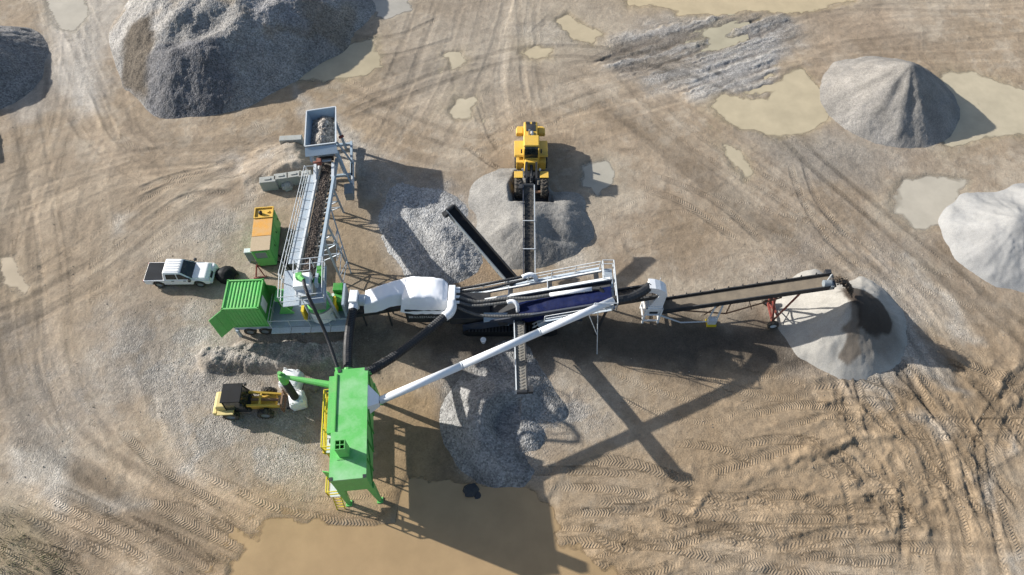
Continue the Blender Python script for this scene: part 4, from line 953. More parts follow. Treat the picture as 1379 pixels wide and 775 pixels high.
for i in range(9):
    x = .5 + i*.8; z = zi(x)-.45; secs.append([(x,25.35,z-.02), (x,25.15,z+.1+.04*(i % 2)), (x,24.8,z+.12-.03*(i % 3)), (x,24.3,z+.08), (x,23.98,z-.12), (x,23.94,z-.6)])
W(loft(secs, 4, 4, .12), 'tarpaulin', MT['blue'], smooth=True)
# white dust pipe on top of the tarpaulin
W(MB().tube([(2.7,25.3,zi(2.7)-.1), (5.6,25.2,zi(5.6)-.15)], .15, 12), 'dust_pipe', MT['pipe'], smooth=True)
W(MB().tube([(5.6,25.2,zi(5.6)-.15), (6.1,25.15,zi(6.1)-.2), (6.4,24.95,zi(6.4)-.45)], .14, 8), 'pipe_end', MT['dark'])
# walkways
def walk(x0, x1, ya, yb, off, n, rail_y, hgt):
    for i in range(n):
        a = x0+(x1-x0)*i/n; b = x0+(x1-x0)*(i+1)/n-.04
        W(MB().hexa([(a,ya,zi(a)+off-.06), (b,ya,zi(b)+off-.06), (b,yb,zi(b)+off-.06), (a,yb,zi(a)+off-.06), (a,ya,zi(a)+off), (b,ya,zi(b)+off), (b,yb,zi(b)+off), (a,yb,zi(a)+off)]), 'walkway_panel', MT['steel'])
    m = MB(); handrail(m, [(x0,rail_y,zi(x0)+off), (x1,rail_y,zi(x1)+off)], hgt, .032, 1.7); W(m, 'handrail', MT['lightsteel'])
walk(-3.9, 6.3, 26.9, 27.28, -.75, 6, 27.26, .75)
W(MB().beam((-4.4,26.88,zi(-4.4)-.72), (6.4,26.88,zi(6.4)-.72), .1, .2), 'walkway_beam', MT['lightsteel'])
walk(2.3, 4.9, 23.6, 24.1, -.85, 2, 23.62, .75); walk(5.0, 6.9, 23.6, 24.1, -.85, 1, 23.62, .75)
for x in (-2.9, -.1, 2.75, 6.0): W(MB().beam((x,25.9,zi(x)-.5), (x,26.85,zi(x)-.75), .34 if x > -2 else .2, .12, (0,0,1)), 'cross_member', MT['dark'])
for x in (-.25, 2.55): W(MB().beam((x,25.9,zi(x)-.05), (x,26.95,zi(x)-.1), .06), 'cross_rail', MT['lightsteel'])
zz = zi(7)-.95
for k in range(4): W(MB().box(6.45,7.15,23.75+k*.85,24.55+k*.85,zz-.06,zz), 'end_platform_panel', MT['steel'])
m = MB(); handrail(m, [(6.4,27.2,zz), (7.2,27.2,zz), (7.2,23.65,zz), (5.6,23.65,zz)], .95, .035, 1.2); W(m, 'end_handrail', MT['lightsteel'])
m = MB(); handrail(m, [(6.42,27.1,zz), (6.42,25.9,zz)], .95, .03, 1.2); W(m, 'end_handrail', MT['lightsteel'])
for y in (24.0, 26.6): W(MB().beam((6.7,y,zz-.06), (6.2,y,0.05), .14), 'platform_leg', MT['dark'])
m = MB(); m.beam((1.5,23.75,1.5), (2.4,23.75,2.5), .06); m.beam((1.5,24.05,1.5), (2.4,24.05,2.5), .06)
for k in range(4): m.beam((1.6+k*.24,23.75,1.62+k*.27), (1.6+k*.24,24.05,1.62+k*.27), .05)
W(m, 'ladder', MT['lightsteel'])
# tail conveyor under the screen
W(MB().hexa([(3.5,25.2,1.2), (10.6,25.35,3.3), (10.6,26.25,3.3), (3.5,26.1,1.2), (3.5,25.2,1.3), (10.6,25.35,3.4), (10.6,26.25,3.4), (3.5,26.1,1.3)]), 'tail_belt', MT['belt'])
for y in (25.15, 26.2): W(MB().beam((3.5,y,1.25), (10.7,y+.12,3.4), .12, .42), 'tail_frame', MT['dark'])
W(MB().tube([(10.55,25.25,3.35), (10.55,26.35,3.35)], .2, 12), 'tail_pulley', MT['dark'])
m = MB()
for y in (25.2, 26.35): m.tube([(10.6,y,3.4), (10.6,y,4.1)], .03, 6)
W(m, 'tail_post', MT['lightsteel'])
# lettering on the dark side of the feed box
def lettering(txt, size, loc, rot, mat, parent, name='lettering', sx=1.0):
    cu = bpy.data.curves.new(name, 'FONT'); cu.body = txt; cu.size = size; cu.extrude = .004; cu.align_x = 'LEFT'
    ob = bpy.data.objects.new(name, cu); COL.objects.link(ob)
    dg = bpy.context.evaluated_depsgraph_get(); me = bpy.data.meshes.new_from_object(ob.evaluated_get(dg)); bpy.data.objects.remove(ob, do_unlink=True)
    me.materials.clear(); me.materials.append(mat); o = bpy.data.objects.new(name, me); COL.objects.link(o)
    o.parent = parent; o.location = parent.matrix_basis.inverted() @ Vector(loc); o.rotation_euler = rot; o.scale = (sx, 1, 1); return o
lettering('KLEEMANN', .4, (-7.1,24.435,1.7), (R(90),0,0), MT['ink'], SC, sx=.82)
m = MB(); m.box(-7.48,-7.42,24.435,24.445,1.68,1.98)
for k in range(3): m.beam((-7.4,24.44,1.73+k*.1), (-7.16,24.44,1.73+k*.1), .01, .05)
W(m, 'emblem', MT['ink'])
# ------------------------------------------------------------------ white tarpaulins
t = thing('hopper_tarpaulin', 'white tarpaulin draped over the feed box of the mobile screen', 'tarpaulin', (-6.2, 25.6, 2.7))
secs = [[(-7.95,26.95,2.6), (-7.9,26.85,3.35), (-7.85,25.05,3.35), (-8.0,24.42,2.55)], [(-7.2,27.0,2.5), (-7.1,26.8,3.65), (-7.1,25.0,3.7), (-7.2,24.35,2.45)], [(-5.7,27.0,2.5), (-5.6,26.6,3.8), (-5.6,25.1,3.62), (-5.6,24.3,2.5)], [(-5.0,26.95,2.5), (-4.95,26.55,3.65), (-4.95,24.95,3.5), (-5.0,24.33,2.5)], [(-4.6,26.7,2.5), (-4.6,26.3,3.5), (-4.6,24.95,3.35), (-4.65,24.4,2.5)]]
o = loft(secs, 8, 8, .1, 9, fr=2.6).build('cloth', MT['tarp'], t, world=True, smooth=True)
t = thing('conveyor_tarpaulin', 'white tarpaulin wrapped round the short conveyor between crusher and screen', 'tarpaulin', (-9.2, 25.3, 2.5))
secs = [[(-10.6,26.05,2.45), (-10.6,26.00,3.00), (-10.6,24.87,2.95), (-10.65,24.52,2.25)], [(-9.8,26.25,2.45), (-9.8,26.15,3.25), (-9.8,24.97,3.10), (-9.8,24.57,2.35)], [(-8.7,26.60,2.55), (-8.7,26.50,3.40), (-8.7,25.40,3.30), (-8.7,24.87,2.55)], [(-7.7,26.90,2.65), (-7.7,26.75,3.50), (-7.7,25.50,3.35), (-7.7,24.97,2.65)]]
loft(secs, 8, 7, .1, 19, fr=2.6).build('cloth', MT['tarp'], t, world=True, smooth=True)
t = thing('transfer_conveyor', 'short dark conveyor below white tarpaulin from crusher to screen', 'conveyor', (-9.6, 25.2, 0))
for y in (24.75, 25.75): MB().beam((-11.9,y,1.4), (-7.6,y+.1,2.5), .12, .4).build('side_frame', MT['dark'], t, world=True)
MB().hexa([(-11.9,24.8,1.4), (-7.6,24.9,2.5), (-7.6,25.8,2.5), (-11.9,25.7,1.4), (-11.9,24.8,1.5), (-7.6,24.9,2.6), (-7.6,25.8,2.6), (-11.9,25.7,1.5)]).build('belt', MT['belt'], t, world=True)
for x in (-10.9,-9.0):
    for y in (24.75,25.8): MB().beam((x,y,1.6+(x+11.9)*.25), (x,y,0), .1).build('leg', MT['dark'], t, world=True)
t = thing('dust_collector', 'white boxy dust cap with flange at the crusher end of the white tarpaulin', 'dust collector', (-11.2, 25.1, 2.4))
MB().box(-11.6,-11.0,24.75,25.75,2.4,3.5).build('cap', MT['white'], t, world=True, bevel=.05)
MB().tube([(-11.0,25.25,2.9), (-10.55,25.25,2.85)], .42, 16).build('flange', MT['lightsteel'], t, world=True)
MB().tube([(-11.3,24.78,3.0), (-11.3,24.4,2.98)], .33, 14).build('outlet_collar', MT['white'], t, world=True)
t = thing('dust_manifold', 'white dust manifold with an elbow at the right end of the large white tarpaulin', 'manifold', (-4.3, 25.4, 2.6))
MB().box(-4.55,-4.05,24.6,26.2,2.6,3.45).build('box', MT['white'], t, world=True, bevel=.05)
for y in (24.95, 25.4, 25.85, 26.1): MB().tube([(-4.07,y,3.1), (-3.75,y,3.08)], .11, 10).build('outlet', MT['white'], t, world=True)
MB().tube(catmull([V(-4.3,24.9,3.2), V(-4.25,24.4,3.25), V(-4.4,23.95,3.3), V(-4.75,23.6,3.33)], .12), .34, 14).build('elbow', MT['white'], t, world=True, smooth=True)
# ------------------------------------------------------------------ ribbed hoses
ribbed('dust_duct', 'thick black ribbed duct rising straight from the white dust cap to the green filter house', [V(-11.3,24.5,2.98), V(-11.2,22.5,3.6), V(-10.9,20.5,4.4), V(-10.55,18.75,5.0)], .3, MT['hose'], 'duct', pitch=.17, rib=.16, group='black ducts of the filter house')
ribbed('dust_duct', 'thick black ribbed duct slanting from the white manifold elbow to the filter house', [V(-4.7,23.65,3.33), V(-6.2,22.0,3.55), V(-8.0,20.1,4.0), V(-9.45,18.65,4.7)], .31, MT['hose'], 'duct', pitch=.17, rib=.12, group='black ducts of the filter house')
ribbed('dust_hose', 'thin black hose from the conveyor head hood down to the filter house', [HOOD, HOOD+V(.4,-1.0,-.05), V(-12.0,20.8,6.4), V(-11.15,18.8,5.3)], .11, MT['hose'], pitch=.1, group='black hoses of the filter house')
hp = [('upper pair, rear one of two ribbed hoses running from manifold to the north white elbow', [(-3.78,26.1,3.08), (-2.2,26.45,3.0), (-.4,26.9,3.0), (1.0,27.25,3.0)], 'hose', .1),
      ('upper pair, front one of two ribbed hoses running from manifold to the north white elbow', [(-3.78,25.85,3.08), (-2.0,26.1,2.95), (-.2,26.6,2.95), (1.0,26.95,2.95)], 'hose', .1),
      ('grey ribbed hose lying along the blue tarpaulin up to the white dust pipe', [(-3.78,25.4,3.08), (-2.6,25.15,2.8), (-.6,25.3,3.0), (1.2,25.25,3.15), (2.8,25.3,zi(2.8)-.1)], 'greyhose', .13),
      ('ribbed hose ending at the white elbow above the south side conveyor', [(-3.78,24.95,3.08), (-2.9,24.85,2.75), (-1.6,24.9,2.85), (-.35,25.0,3.0)], 'greyhose', .11),
      ('lowest ribbed hose sagging along the front of the mobile screen towards the right', [(-3.9,24.7,2.8), (-2.6,24.3,2.45), (-.6,24.05,2.65), (1.5,24.1,2.85), (4.2,24.0,3.3), (6.6,23.9,3.7)], 'greyhose', .11)]
for lab, pts, mt, r in hp: ribbed('dust_hose', lab, [V(*p) for p in pts], r, MT[mt], pitch=.11, group='ribbed hoses of the screen', rib=.22)
def elbow(label, pts, r):
    o = MB().tube(catmull([V(*p) for p in pts], .1), r, 12).build('pipe_elbow', MT['pipe'], smooth=True); tag(o, label, 'pipe elbow')
elbow('white pipe elbow above the north side conveyor', [(.75,27.1,3.05), (1.3,27.3,3.1), (1.65,27.25,3.0), (1.8,27.1,2.6)], .17)
elbow('white pipe elbow above the foot of the south side conveyor', [(-.35,25.0,3.0), (.05,25.05,3.05), (.35,24.85,2.95), (.42,24.55,2.4)], .15)
# ------------------------------------------------------------------ side conveyors
def conveyor(name, label, a, b, w, beltmat, framemat, litmat=None, ribs=0, group='side conveyors of the screen', depth=.34, legs=(.55,), cat='conveyor', ties=()):
    a = Vector(a); b = Vector(b); d = (b-a); h = V(d.x, d.y, 0); L = d.length
    rz = math.atan2(-h.x, h.y) ; t = thing(name, label, cat, (a.x, a.y, 0), rz)
    t['group'] = group; HL = h.length
    def q(x, s, o=0): return V(x, s*HL, a.z + (b.z-a.z)*s + o)
    MB().hexa([q(-w*.42,0,-.03), q(w*.42,0,-.03), q(w*.42,1,-.03), q(-w*.42,1,-.03), q(-w*.42,0,.02), q(w*.42,0,.02), q(w*.42,1,.02), q(-w*.42,1,.02)]).build('belt', MT[beltmat], t)
    for s, mt in ((-1, framemat), (1, litmat or framemat)): MB().beam(q(s*w*.5,0,.0), q(s*w*.5,1,.0), .07, depth).build('side_frame', MT[mt], t)
    MB().tube([q(-w*.46,1.0), q(w*.46,1.0)], .15, 12).build('head_pulley', MT['dark'], t)
    MB().tube([q(-w*.46,0.0), q(w*.46,0.0)], .14, 12).build('tail_pulley', MT['dark'], t)
    n = int(L/.9)
    for i in range(n):
        s = (i+.5)/n; MB().tube([q(-w*.55,s,-.14), q(w*.55,s,-.14)], .05, 6).build('idler_roller', MT['black'], t)
    if ribs:
        m = MB(); k = int(L/.3)
        for i in range(k):
            s = (i+.5)/k
            for sg in (-1, 1): m.beam(q(0,s,.03), q(sg*w*.28,s-.18/L,.03), .06, .05)
        m.build('cleats', MT[beltmat if ribs == 1 else 'sandbelt'], t)
    for s in ties: MB().beam(q(-w*.55,s,.2), q(w*.55,s,.2), .05).build('cross_tie', MT['lightsteel'], t)
    MB().box(-w*.5-.35, -w*.5-.05, HL-.35, HL+.05, b.z-.2, b.z+.12).build('drive_motor', MT['dark'], t)
    for s in legs:
        for sg in (-1, 1): MB().beam(q(sg*w*.5,s,-.17), q(sg*w*.5,max(0, s-.42),-.25 if s < .5 else -.3), .07).build('stay', MT[framemat], t)
    return t, q
N0, N1 = G(713, 376, 2.1), G(712, 250, 4.7)
conveyor('side_conveyor', 'dark side conveyor pointing straight up towards the yellow wheel loader', N0, N1, .85, 'belt', 'navy', 'lightsteel', ribs=1, ties=(.3, .6))
conveyor('side_conveyor', 'dark slanting side conveyor reaching over the pale gravel mound', G(692,380,2.0), G(606,281,4.5), .8, 'black', 'grey', 'dark', ribs=0, depth=.42)
conveyor('side_conveyor', 'grey side conveyor pointing straight down over the gravel horseshoe', G(699,432,2.0), G(703,528,5.1), .72, 'stonebelt', 'dark', 'lightsteel', ribs=1)
# ------------------------------------------------------------------ long stacker
S0, S1 = V(10.2, 25.62, 1.15), G(1122, 381, 4.9)
S1.y = 25.62
t, q = conveyor('stacker_conveyor', 'long sand covered stacker conveyor with red undercarriage feeding the pale sand heap', S0, S1, 1.05, 'sandbelt', 'dark', group='stacker', depth=.5, legs=())
HL = (S1-S0).length*.95; HL = math.hypot(S1.x-S0.x, S1.y-S0.y)
m = MB()
for i in range(12): MB().beam(q(-.58,.06+i*.078,.2), q(-.58,.06+i*.078,.4), .06).build('idler_bracket', MT['dark'], t)
u = .76
for s in (-1, 1):
    MB().beam(q(s*.5,u-.06,-.3), V(s*.75, u*HL, .55), .13).build('undercarriage_leg', MT['red'], t)
    MB().beam(q(s*.5,u+.07,-.3), V(s*.75, u*HL, .55), .11).build('undercarriage_leg', MT['red'], t)
    wheel(t, (s*1.05, u*HL+.0, .42), .42, .3, MT['lightsteel'], False).rotation_euler = (0, 0, math.pi/2)
m = MB(); m.beam(V(-1.05,u*HL,.45), V(1.05,u*HL,.45), .16); m.beam(V(-.72,u*HL,1.4), V(.72,u*HL,1.4), .1); m.beam(V(-.7,u*HL,.6), V(.7,u*HL,1.4), .07); m.beam(V(.7,u*HL,.6), V(-.7,u*HL,1.4), .07); m.build('axle', MT['red'], t)
m = MB()
for s in (-1, 1):
    m.beam(q(s*.5,.2,-.3), V(s*.55, .46*HL, 1.25), .08); m.beam(V(s*.55,.46*HL,1.25), q(s*.5,.74,-.45), .08); m.beam(V(s*.55,.46*HL,1.25), q(s*.5,.46,-.25), .07); m.beam(V(s*.55,.33*HL,1.0), q(s*.5,.4,-.25), .06); m.beam(V(s*.55,.6*HL,1.9), q(s*.5,.56,-.25), .06)
m.build('truss', MT['rust'], t)
m = MB(); m.box(.5,.9,.39*HL-.3,.39*HL+.3,.2,.75); m.beam(V(.7,.39*HL-.3,.7), q(.45,.38,-.3), .12); m.beam(V(.7,.39*HL+.3,.7), q(.45,.42,-.3), .12); m.build('jack', MT['lightsteel'], t)
MB().box(.4,1.0,.39*HL-.35,.39*HL+.35,0,.2).build('jack_foot', MT['ygreen'], t)
m = MB(); m.tube([V(.3,HL-.75,5.0), V(.3,HL-.25,5.0)], .25, 12); m.box(.1,.62,HL-.3,HL-.1,4.7,5.1); m.build('head_drive', MT['grey'], t)
MB().tube([q(0,.97,.0), q(0,.97,.9)], .04, 6).build('head_post', MT['lightsteel'], t)
for k in range(2): MB().tube([V(.6+.1*k, .6, 1.25), V(.75+.1*k, 2.4, .3+.1*k), V(.75, .37*HL, .4)], .04, 6).build('cable', MT['lightsteel'], t)
# sand falling off the stacker
P = []
for i in range(15):
    s = i/14; P.append(V(S1.x+.1+1.75*s, S1.y+.02*s, S1.z+.05+.25*s-1.75*s*s))
rr = [.2+.22*(i/14) for i in range(15)]
m = MB()
for k in range(900):
    i = random.random()*13.9; a = P[int(i)].lerp(P[int(i)+1], i % 1); g = rr[int(i)]
    stones(m, [a+V(random.gauss(0,.08), random.gauss(0,g*.6), random.gauss(0,.07))], .03, .075)
m.tube(P, [r*.55 for r in rr], 8)
o = m.build('falling_sand', MT['fine']); stone_col(o, (.11,.085,.062)); tag(o, 'stream of dark wet sand falling off the stacker conveyor', 'sand', kind='stuff')
# ------------------------------------------------------------------ transfer hood with legs
t = thing('transfer_hood', 'white transfer hood and frame at the foot of the stacker conveyor', 'dust hood', (10.35, 25.4, 0))
m = MB()
for x, y in ((9.8,25.0), (10.95,25.0), (9.8,26.25), (10.95,26.25)): m.beam((x,y,0), (x,y,2.1), .12)
for z in (.35, 1.2, 2.05):
    m.beam((9.8,25.0,z), (10.95,25.0,z), .1); m.beam((9.8,26.25,z), (10.95,26.25,z), .1); m.beam((9.8,25.0,z), (9.8,26.25,z), .1); m.beam((10.95,25.0,z), (10.95,26.25,z), .1)
m.build('frame', MT['white'], t, world=True)
MB().hexa([(9.95,25.05,1.0), (10.85,25.05,1.0), (10.85,26.2,1.0), (9.95,26.2,1.0), (9.85,25.02,2.3), (10.95,25.02,2.3), (10.95,26.22,2.3), (9.85,26.22,2.3)]).build('receiving_box', MT['white'], t, world=True)
MB().box(10.1,10.7,24.99,25.02,1.35,1.6).build('inspection_slot', MT['dark'], t, world=True)
MB().taper((9.95,10.95,25.05,26.1), 2.3, (10.45,11.0,25.15,25.85), 3.6).build('chute', MT['white'], t, world=True, bevel=.04)
secs = []
for i in range(6):
    a = i/5*math.pi*.5; secs_c = V(10.72, 25.5, 3.6) + V(-1.1*(1-math.cos(a)), .1*i/5, .7*math.sin(a))
    dirv = V(-math.sin(a), 0, math.cos(a)); up = V(math.cos(a), 0, math.sin(a))
    secs.append([secs_c+up*.3+V(0,-.4,0), secs_c+up*.3+V(0,.4,0), secs_c-up*.3+V(0,.4,0), secs_c-up*.3+V(0,-.4,0)])
loft(secs, 3, 3, 0, closed=True).build('elbow', MT['white'], t, world=True, smooth=False)
HB = V(9.66, 25.55, 4.28)
ribbed('dust_duct', 'black duct joining the end of the white pipe to the white transfer hood', [G(826,405,4.75), V(7.9,24.35,4.5), V(9.0,24.95,4.35), HB], .33, MT['hose'], 'duct', pitch=.25, rib=.05, group='black ducts of the filter house')
# ------------------------------------------------------------------ white pipe
A, B = G(511, 540, 4.7), G(826, 405, 4.85)
t = thing('white_pipe', 'long white pipe running from the green filter house across to the black duct', 'pipe', (A.x, A.y, 4.7))
k = 3
for i in range(k):
    MB().tube([A.lerp(B, i/k), A.lerp(B, (i+1)/k)], .255, 16, True).build('pipe_section', MT['pipe'], t, world=True, smooth=False)
    if i: MB().tube([A.lerp(B, i/k-.003), A.lerp(B, i/k+.003)], .268, 16).build('joint_ring', MT['lightsteel'], t, world=True)
for o in t.children:
    for p in o.data.polygons: p.use_smooth = len(p.vertices) == 4
f = G(804, 477, 0); p1 = A.lerp(B, .93)+V(0,0,-.2); p2 = A.lerp(B, .885)+V(0,0,-.2)
MB().tube([p1, f], .035, 6).build('stay', MT['lightsteel'], t, world=True); MB().tube([p2, f.lerp(p1, .42)], .03, 6).build('stay', MT['lightsteel'], t, world=True)
MB().tube([G(690,455,0), A.lerp(B,.6)+V(0,0,-.2)], .03, 6).build('stay', MT['lightsteel'], t, world=True)
# ------------------------------------------------------------------ green filter house
t = thing('filter_house', 'tall green dust filter house with roof chimney and yellow side platform', 'dust filter', (-9.9, 15.1, 0), R(5.6))
FH = t
MB().box(-1.05,1.05,-3.53,3.5,3.1,5.35).build('body', MT['green'], t)
MB().taper((-.4,.4,-3.0,3.0), 1.55, (-1.03,1.03,-3.5,3.47), 3.1).build('dust_trough', MT['darkgreen'], t)
m = MB().box(-1.08,1.08,-3.56,-.62,5.35,5.5); m.build('roof_panel', MT['roofgreen'], t)
m = MB().box(-.82,1.08,-.612,1.5,5.35,5.49); m.build('roof_panel', MT['roofgreen'], t)
m = MB().box(-.82,1.08,1.506,3.53,5.35,5.485); m.build('roof_panel', MT['roofgreen'], t)
MB().box(-1.38,-.86,-.56,3.2,5.0,5.3).build('roof_ledge', MT['green'], t)
MB().box(-.86,-.8,-.56,3.2,5.3,5.56).build('roof_ridge', MT['darkgreen'], t)
for x, y in ((-.98,-3.46), (.98,-3.46), (.98,3.43), (-.7,3.43)): MB().box(x-.1,x+.1,y-.1,y+.1,5.47,5.53).build('lifting_eye', MT['dark'], t)
for y in (-2.4,-1.2,.0,1.2,2.4):
    MB().box(1.05,1.12,y-.04,y+.04,3.1,5.35).build('side_rib', MT['darkgreen'], t)
for a, b in (((1.09,-3.4,3.2),(1.09,-1.3,5.2)), ((1.09,-1.1,3.2),(1.09,1.1,5.2)), ((1.09,1.3,3.2),(1.09,3.3,5.2))): MB().beam(a, b, .06, .06, (1,0,0)).build('side_brace', MT['darkgreen'], t)
for x in (-1, 1):
    for y in (-1, 1):
        MB().hexa([(x*1.0-.1,y*3.42-.1,.05), (x*1.0+.1,y*3.42-.1,.05), (x*1.0+.1,y*3.42+.1,.05), (x*1.0-.1,y*3.42+.1,.05), (x*.9-.22,y*3.3-.2,3.12), (x*.9+.22,y*3.3-.2,3.12), (x*.9+.22,y*3.3+.2,3.12), (x*.9-.22,y*3.3+.2,3.12)]).build('leg', MT['green'], t)
        MB().box(x*1.0-.19,x*1.0+.19,y*3.42-.19,y*3.42+.19,-.05,.06).build('foot_plate', MT['paleg'] if 'paleg' in MT else MT['green'], t)
# chimney
c = (-.2, -1.95); ch = MB()
for q in ((c[0]-.29,c[0]+.29,c[1]-.29,c[1]-.25), (c[0]-.29,c[0]+.29,c[1]+.25,c[1]+.29), (c[0]-.29,c[0]-.25,c[1]-.25,c[1]+.25), (c[0]+.25,c[0]+.29,c[1]-.25,c[1]+.25)): ch.box(*q, 5.49, 6.95)
ch = ch.build('chimney', MT['green'], t)
m = MB(); m.box(c[0]-.25,c[0]+.25,c[1]-.02,c[1]+.02,6.8,6.93); m.box(c[0]-.02,c[0]+.02,c[1]-.25,c[1]-.02,6.8,6.93); m.box(c[0]-.02,c[0]+.02,c[1]+.02,c[1]+.25,6.8,6.93); m.build('cross_vane', MT['green'], ch)
MB().box(c[0]-.245,c[0]+.245,c[1]-.245,c[1]+.245,5.9,5.95).build('dark_damper', MT['dark'], ch)
MB().box(c[0]-.45,c[0]+.5,c[1]-.42,c[1]-.31,5.5,5.53).build('base_strip', MT['green'], ch)
# white inlet hood where the pipe enters, collars where the ducts enter
inv = t.matrix_basis.inverted(); A_ = inv @ G(511, 540, 4.7)
w = [(1.06,.85,4.3), (1.06,2.4,4.3), (1.06,2.4,5.45), (1.06,.85,5.45)]; e = A_; r_ = .27
w2 = [(e.x,e.y-r_,e.z-r_), (e.x,e.y+r_,e.z-r_), (e.x,e.y+r_,e.z+r_), (e.x,e.y-r_,e.z+r_)]
MB().hexa([w[0],w[1],w2[1],w2[0],w[3],w[2],w2[2],w2[3]]).build('inlet_hood', MT['pipe'], t)
for p, r in (((-10.55,18.75,5.0), .36), ((-9.45,18.65,4.7), .4)):
    a = inv @ Vector(p); MB().tube([a+V(0,.1,-.05), V(a.x, 3.4, a.z-.1)], r, 14).build('duct_collar', MT['green'], t)
a = inv @ V(-11.15,18.8,5.3); MB().tube([a, V(-.8,3.3,5.0)], .18, 10).build('duct_collar', MT['green'], t)
# yellow platform
for k in range(4): MB().box(-2.3,-1.1,-.45+k*.98,.48+k*.98,1.5,1.56).build('platform_panel', MT['lightsteel'], t)
m = MB(); handrail(m, [(-1.15,3.5,1.56), (-2.32,3.5,1.56), (-2.32,-.45,1.56), (-1.15,-.45,1.56)], 1.15, .045, 1.0, (.5,)); m.build('platform_handrail', MT['ygreen'], t)
m = MB(); m.beam((-2.42,3.5,1.5), (-2.42,-.45,1.5), .14, .2); m.beam((-2.2,3.5,1.9), (-2.2,-.45,1.9), .05, .12)
for k in range(5): m.beam((-1.1,-.45+k*.98,1.45), (-2.4,-.45+k*.98,1.45), .09)
m.build('platform_frame', MT['ygreen'], t)
for y in (-.3, 3.3): MB().beam((-2.3,y,1.45), (-2.3,y,0), .1).build('platform_leg', MT['ygreen'], t)
MB().box(-1.9,-1.1,-3.35,-2.45,1.5,1.56).build('step_panel', MT['lightsteel'], t)
m = MB(); handrail(m, [(-1.15,-3.35,1.56), (-1.9,-3.35,1.56), (-1.9,-2.4,1.56)], 1.1, .04, .8); m.build('step_handrail', MT['ygreen'], t)
m = MB(); m.beam((-1.75,-3.3,1.5), (-1.75,-3.75,0), .06); m.beam((-1.25,-3.3,1.5), (-1.25,-3.75,0), .06)
for k in range(4): m.beam((-1.75,-3.4-.09*k,1.2-.3*k), (-1.25,-3.4-.09*k,1.2-.3*k), .05)
m.build('ladder', MT['ygreen'], t)
MB().hexa([(-1.06,-2.5,2.3), (-1.9,-2.3,2.3), (-1.9,-2.35,2.3), (-1.06,-2.56,2.3), (-1.06,-2.5,3.6), (-1.95,-2.28,3.6), (-1.95,-2.34,3.6), (-1.06,-2.56,3.6)]).build('open_door', MT['green'], t)
MB().tube([(-1.1,-.75,4.4), (-1.4,-.75,4.4)], .14, 10).build('fan_motor', MT['dark'], t)
MB().box(-1.1,-1.04,-2.3,-.8,3.3,5.0).build('access_panel', MT['green'], t)
# bag filling spout
SPX = V(-15.05, 18.75, 4.0)
m = MB(); a = V(-11.3,18.1,3.9); m.tube([a, a.lerp(SPX, .95)], [.26,.14], 10); m.build('spout_arm', MT['green'], t, world=True)
MB().tube([SPX+V(-.05,.05,.15), SPX+V(.0,-.02,-.25), SPX+V(.04,-.1,-.75)], [.22,.3,.24], 12).build('spout_head', MT['green'], t, world=True)
MB().tube([SPX+V(-.1,.08,.15), SPX+V(-.1,.08,.4)], .13, 10).build('spout_motor', MT['green'], t, world=True)
ribbed('filling_hose', 'black filling hose hanging from the green spout into the front white sack', [SPX+V(.04,-.1,-.7), SPX+V(.1,-.2,-1.6), SPX+V(.14,-.28,-2.75)], .26, MT['hose'], pitch=.14, group='black hoses of the filter house')
# white sacks
def sack(label, c, s, hz, rz, seed, z0=0):
    b = bmesh.new(); bmesh.ops.create_cube(b, size=1.0); bmesh.ops.subdivide_edges(b, edges=b.edges[:], cuts=6, use_grid_fill=True)
    me = bpy.data.meshes.new('bulk_sack'); rnd = random.Random(seed)
    for v in b.verts:
        x, y, z = v.co; bul = 1 + .16*math.cos(z*2.6) ; sq = .92 + .08*(1-abs(x*2)**3*abs(y*2)**3)
        n = math.sin(x*9+seed)*math.cos(y*8)*math.sin(z*7+seed)
        v.co = V(x*s*bul*sq + n*.04, y*s*bul*sq + n*.03, (z+.5)*hz + (.1*(1-(2*x)**2)*(1-(2*y)**2) if z > .4 else 0) + n*.03)
    b.to_mesh(me); b.free(); me.materials.append(MT['bag'])
    t = thing('bulk_sack', label, 'sack', (c[0], c[1], z0), rz, 'white bulk sacks below the spout')
    o = bpy.data.objects.new('sack_body', me); COL.objects.link(o); o.parent = t
    for p in me.polygons: p.use_smooth = True
    for sx in (-1, 1):
        for sy in (-1, 1):
            p = V(sx*s*.45, sy*s*.45, hz-.02); MB().tube(catmull([p, p+V(.02,.0,.25), p+V(-sx*.16,0,.3), p+V(-sx*.22,0,.0)], .08), .03, 6).build('lifting_loop', MT['bag'], t)
sack('front white bulk sack being filled through the black hose', (-14.85, 18.45), .95, 1.0, .3, 3, .15)
sack('rear white bulk sack behind the green spout head', (-15.55, 19.95), 1.25, 1.15, -.15, 8)
o = stones(MB(), [V(*G(424,523,.25))], .5, .52).build('boulder', MT['rock'], bevel=.08); tag(o, 'small dark boulder between rear sack and yellow platform', 'boulder')

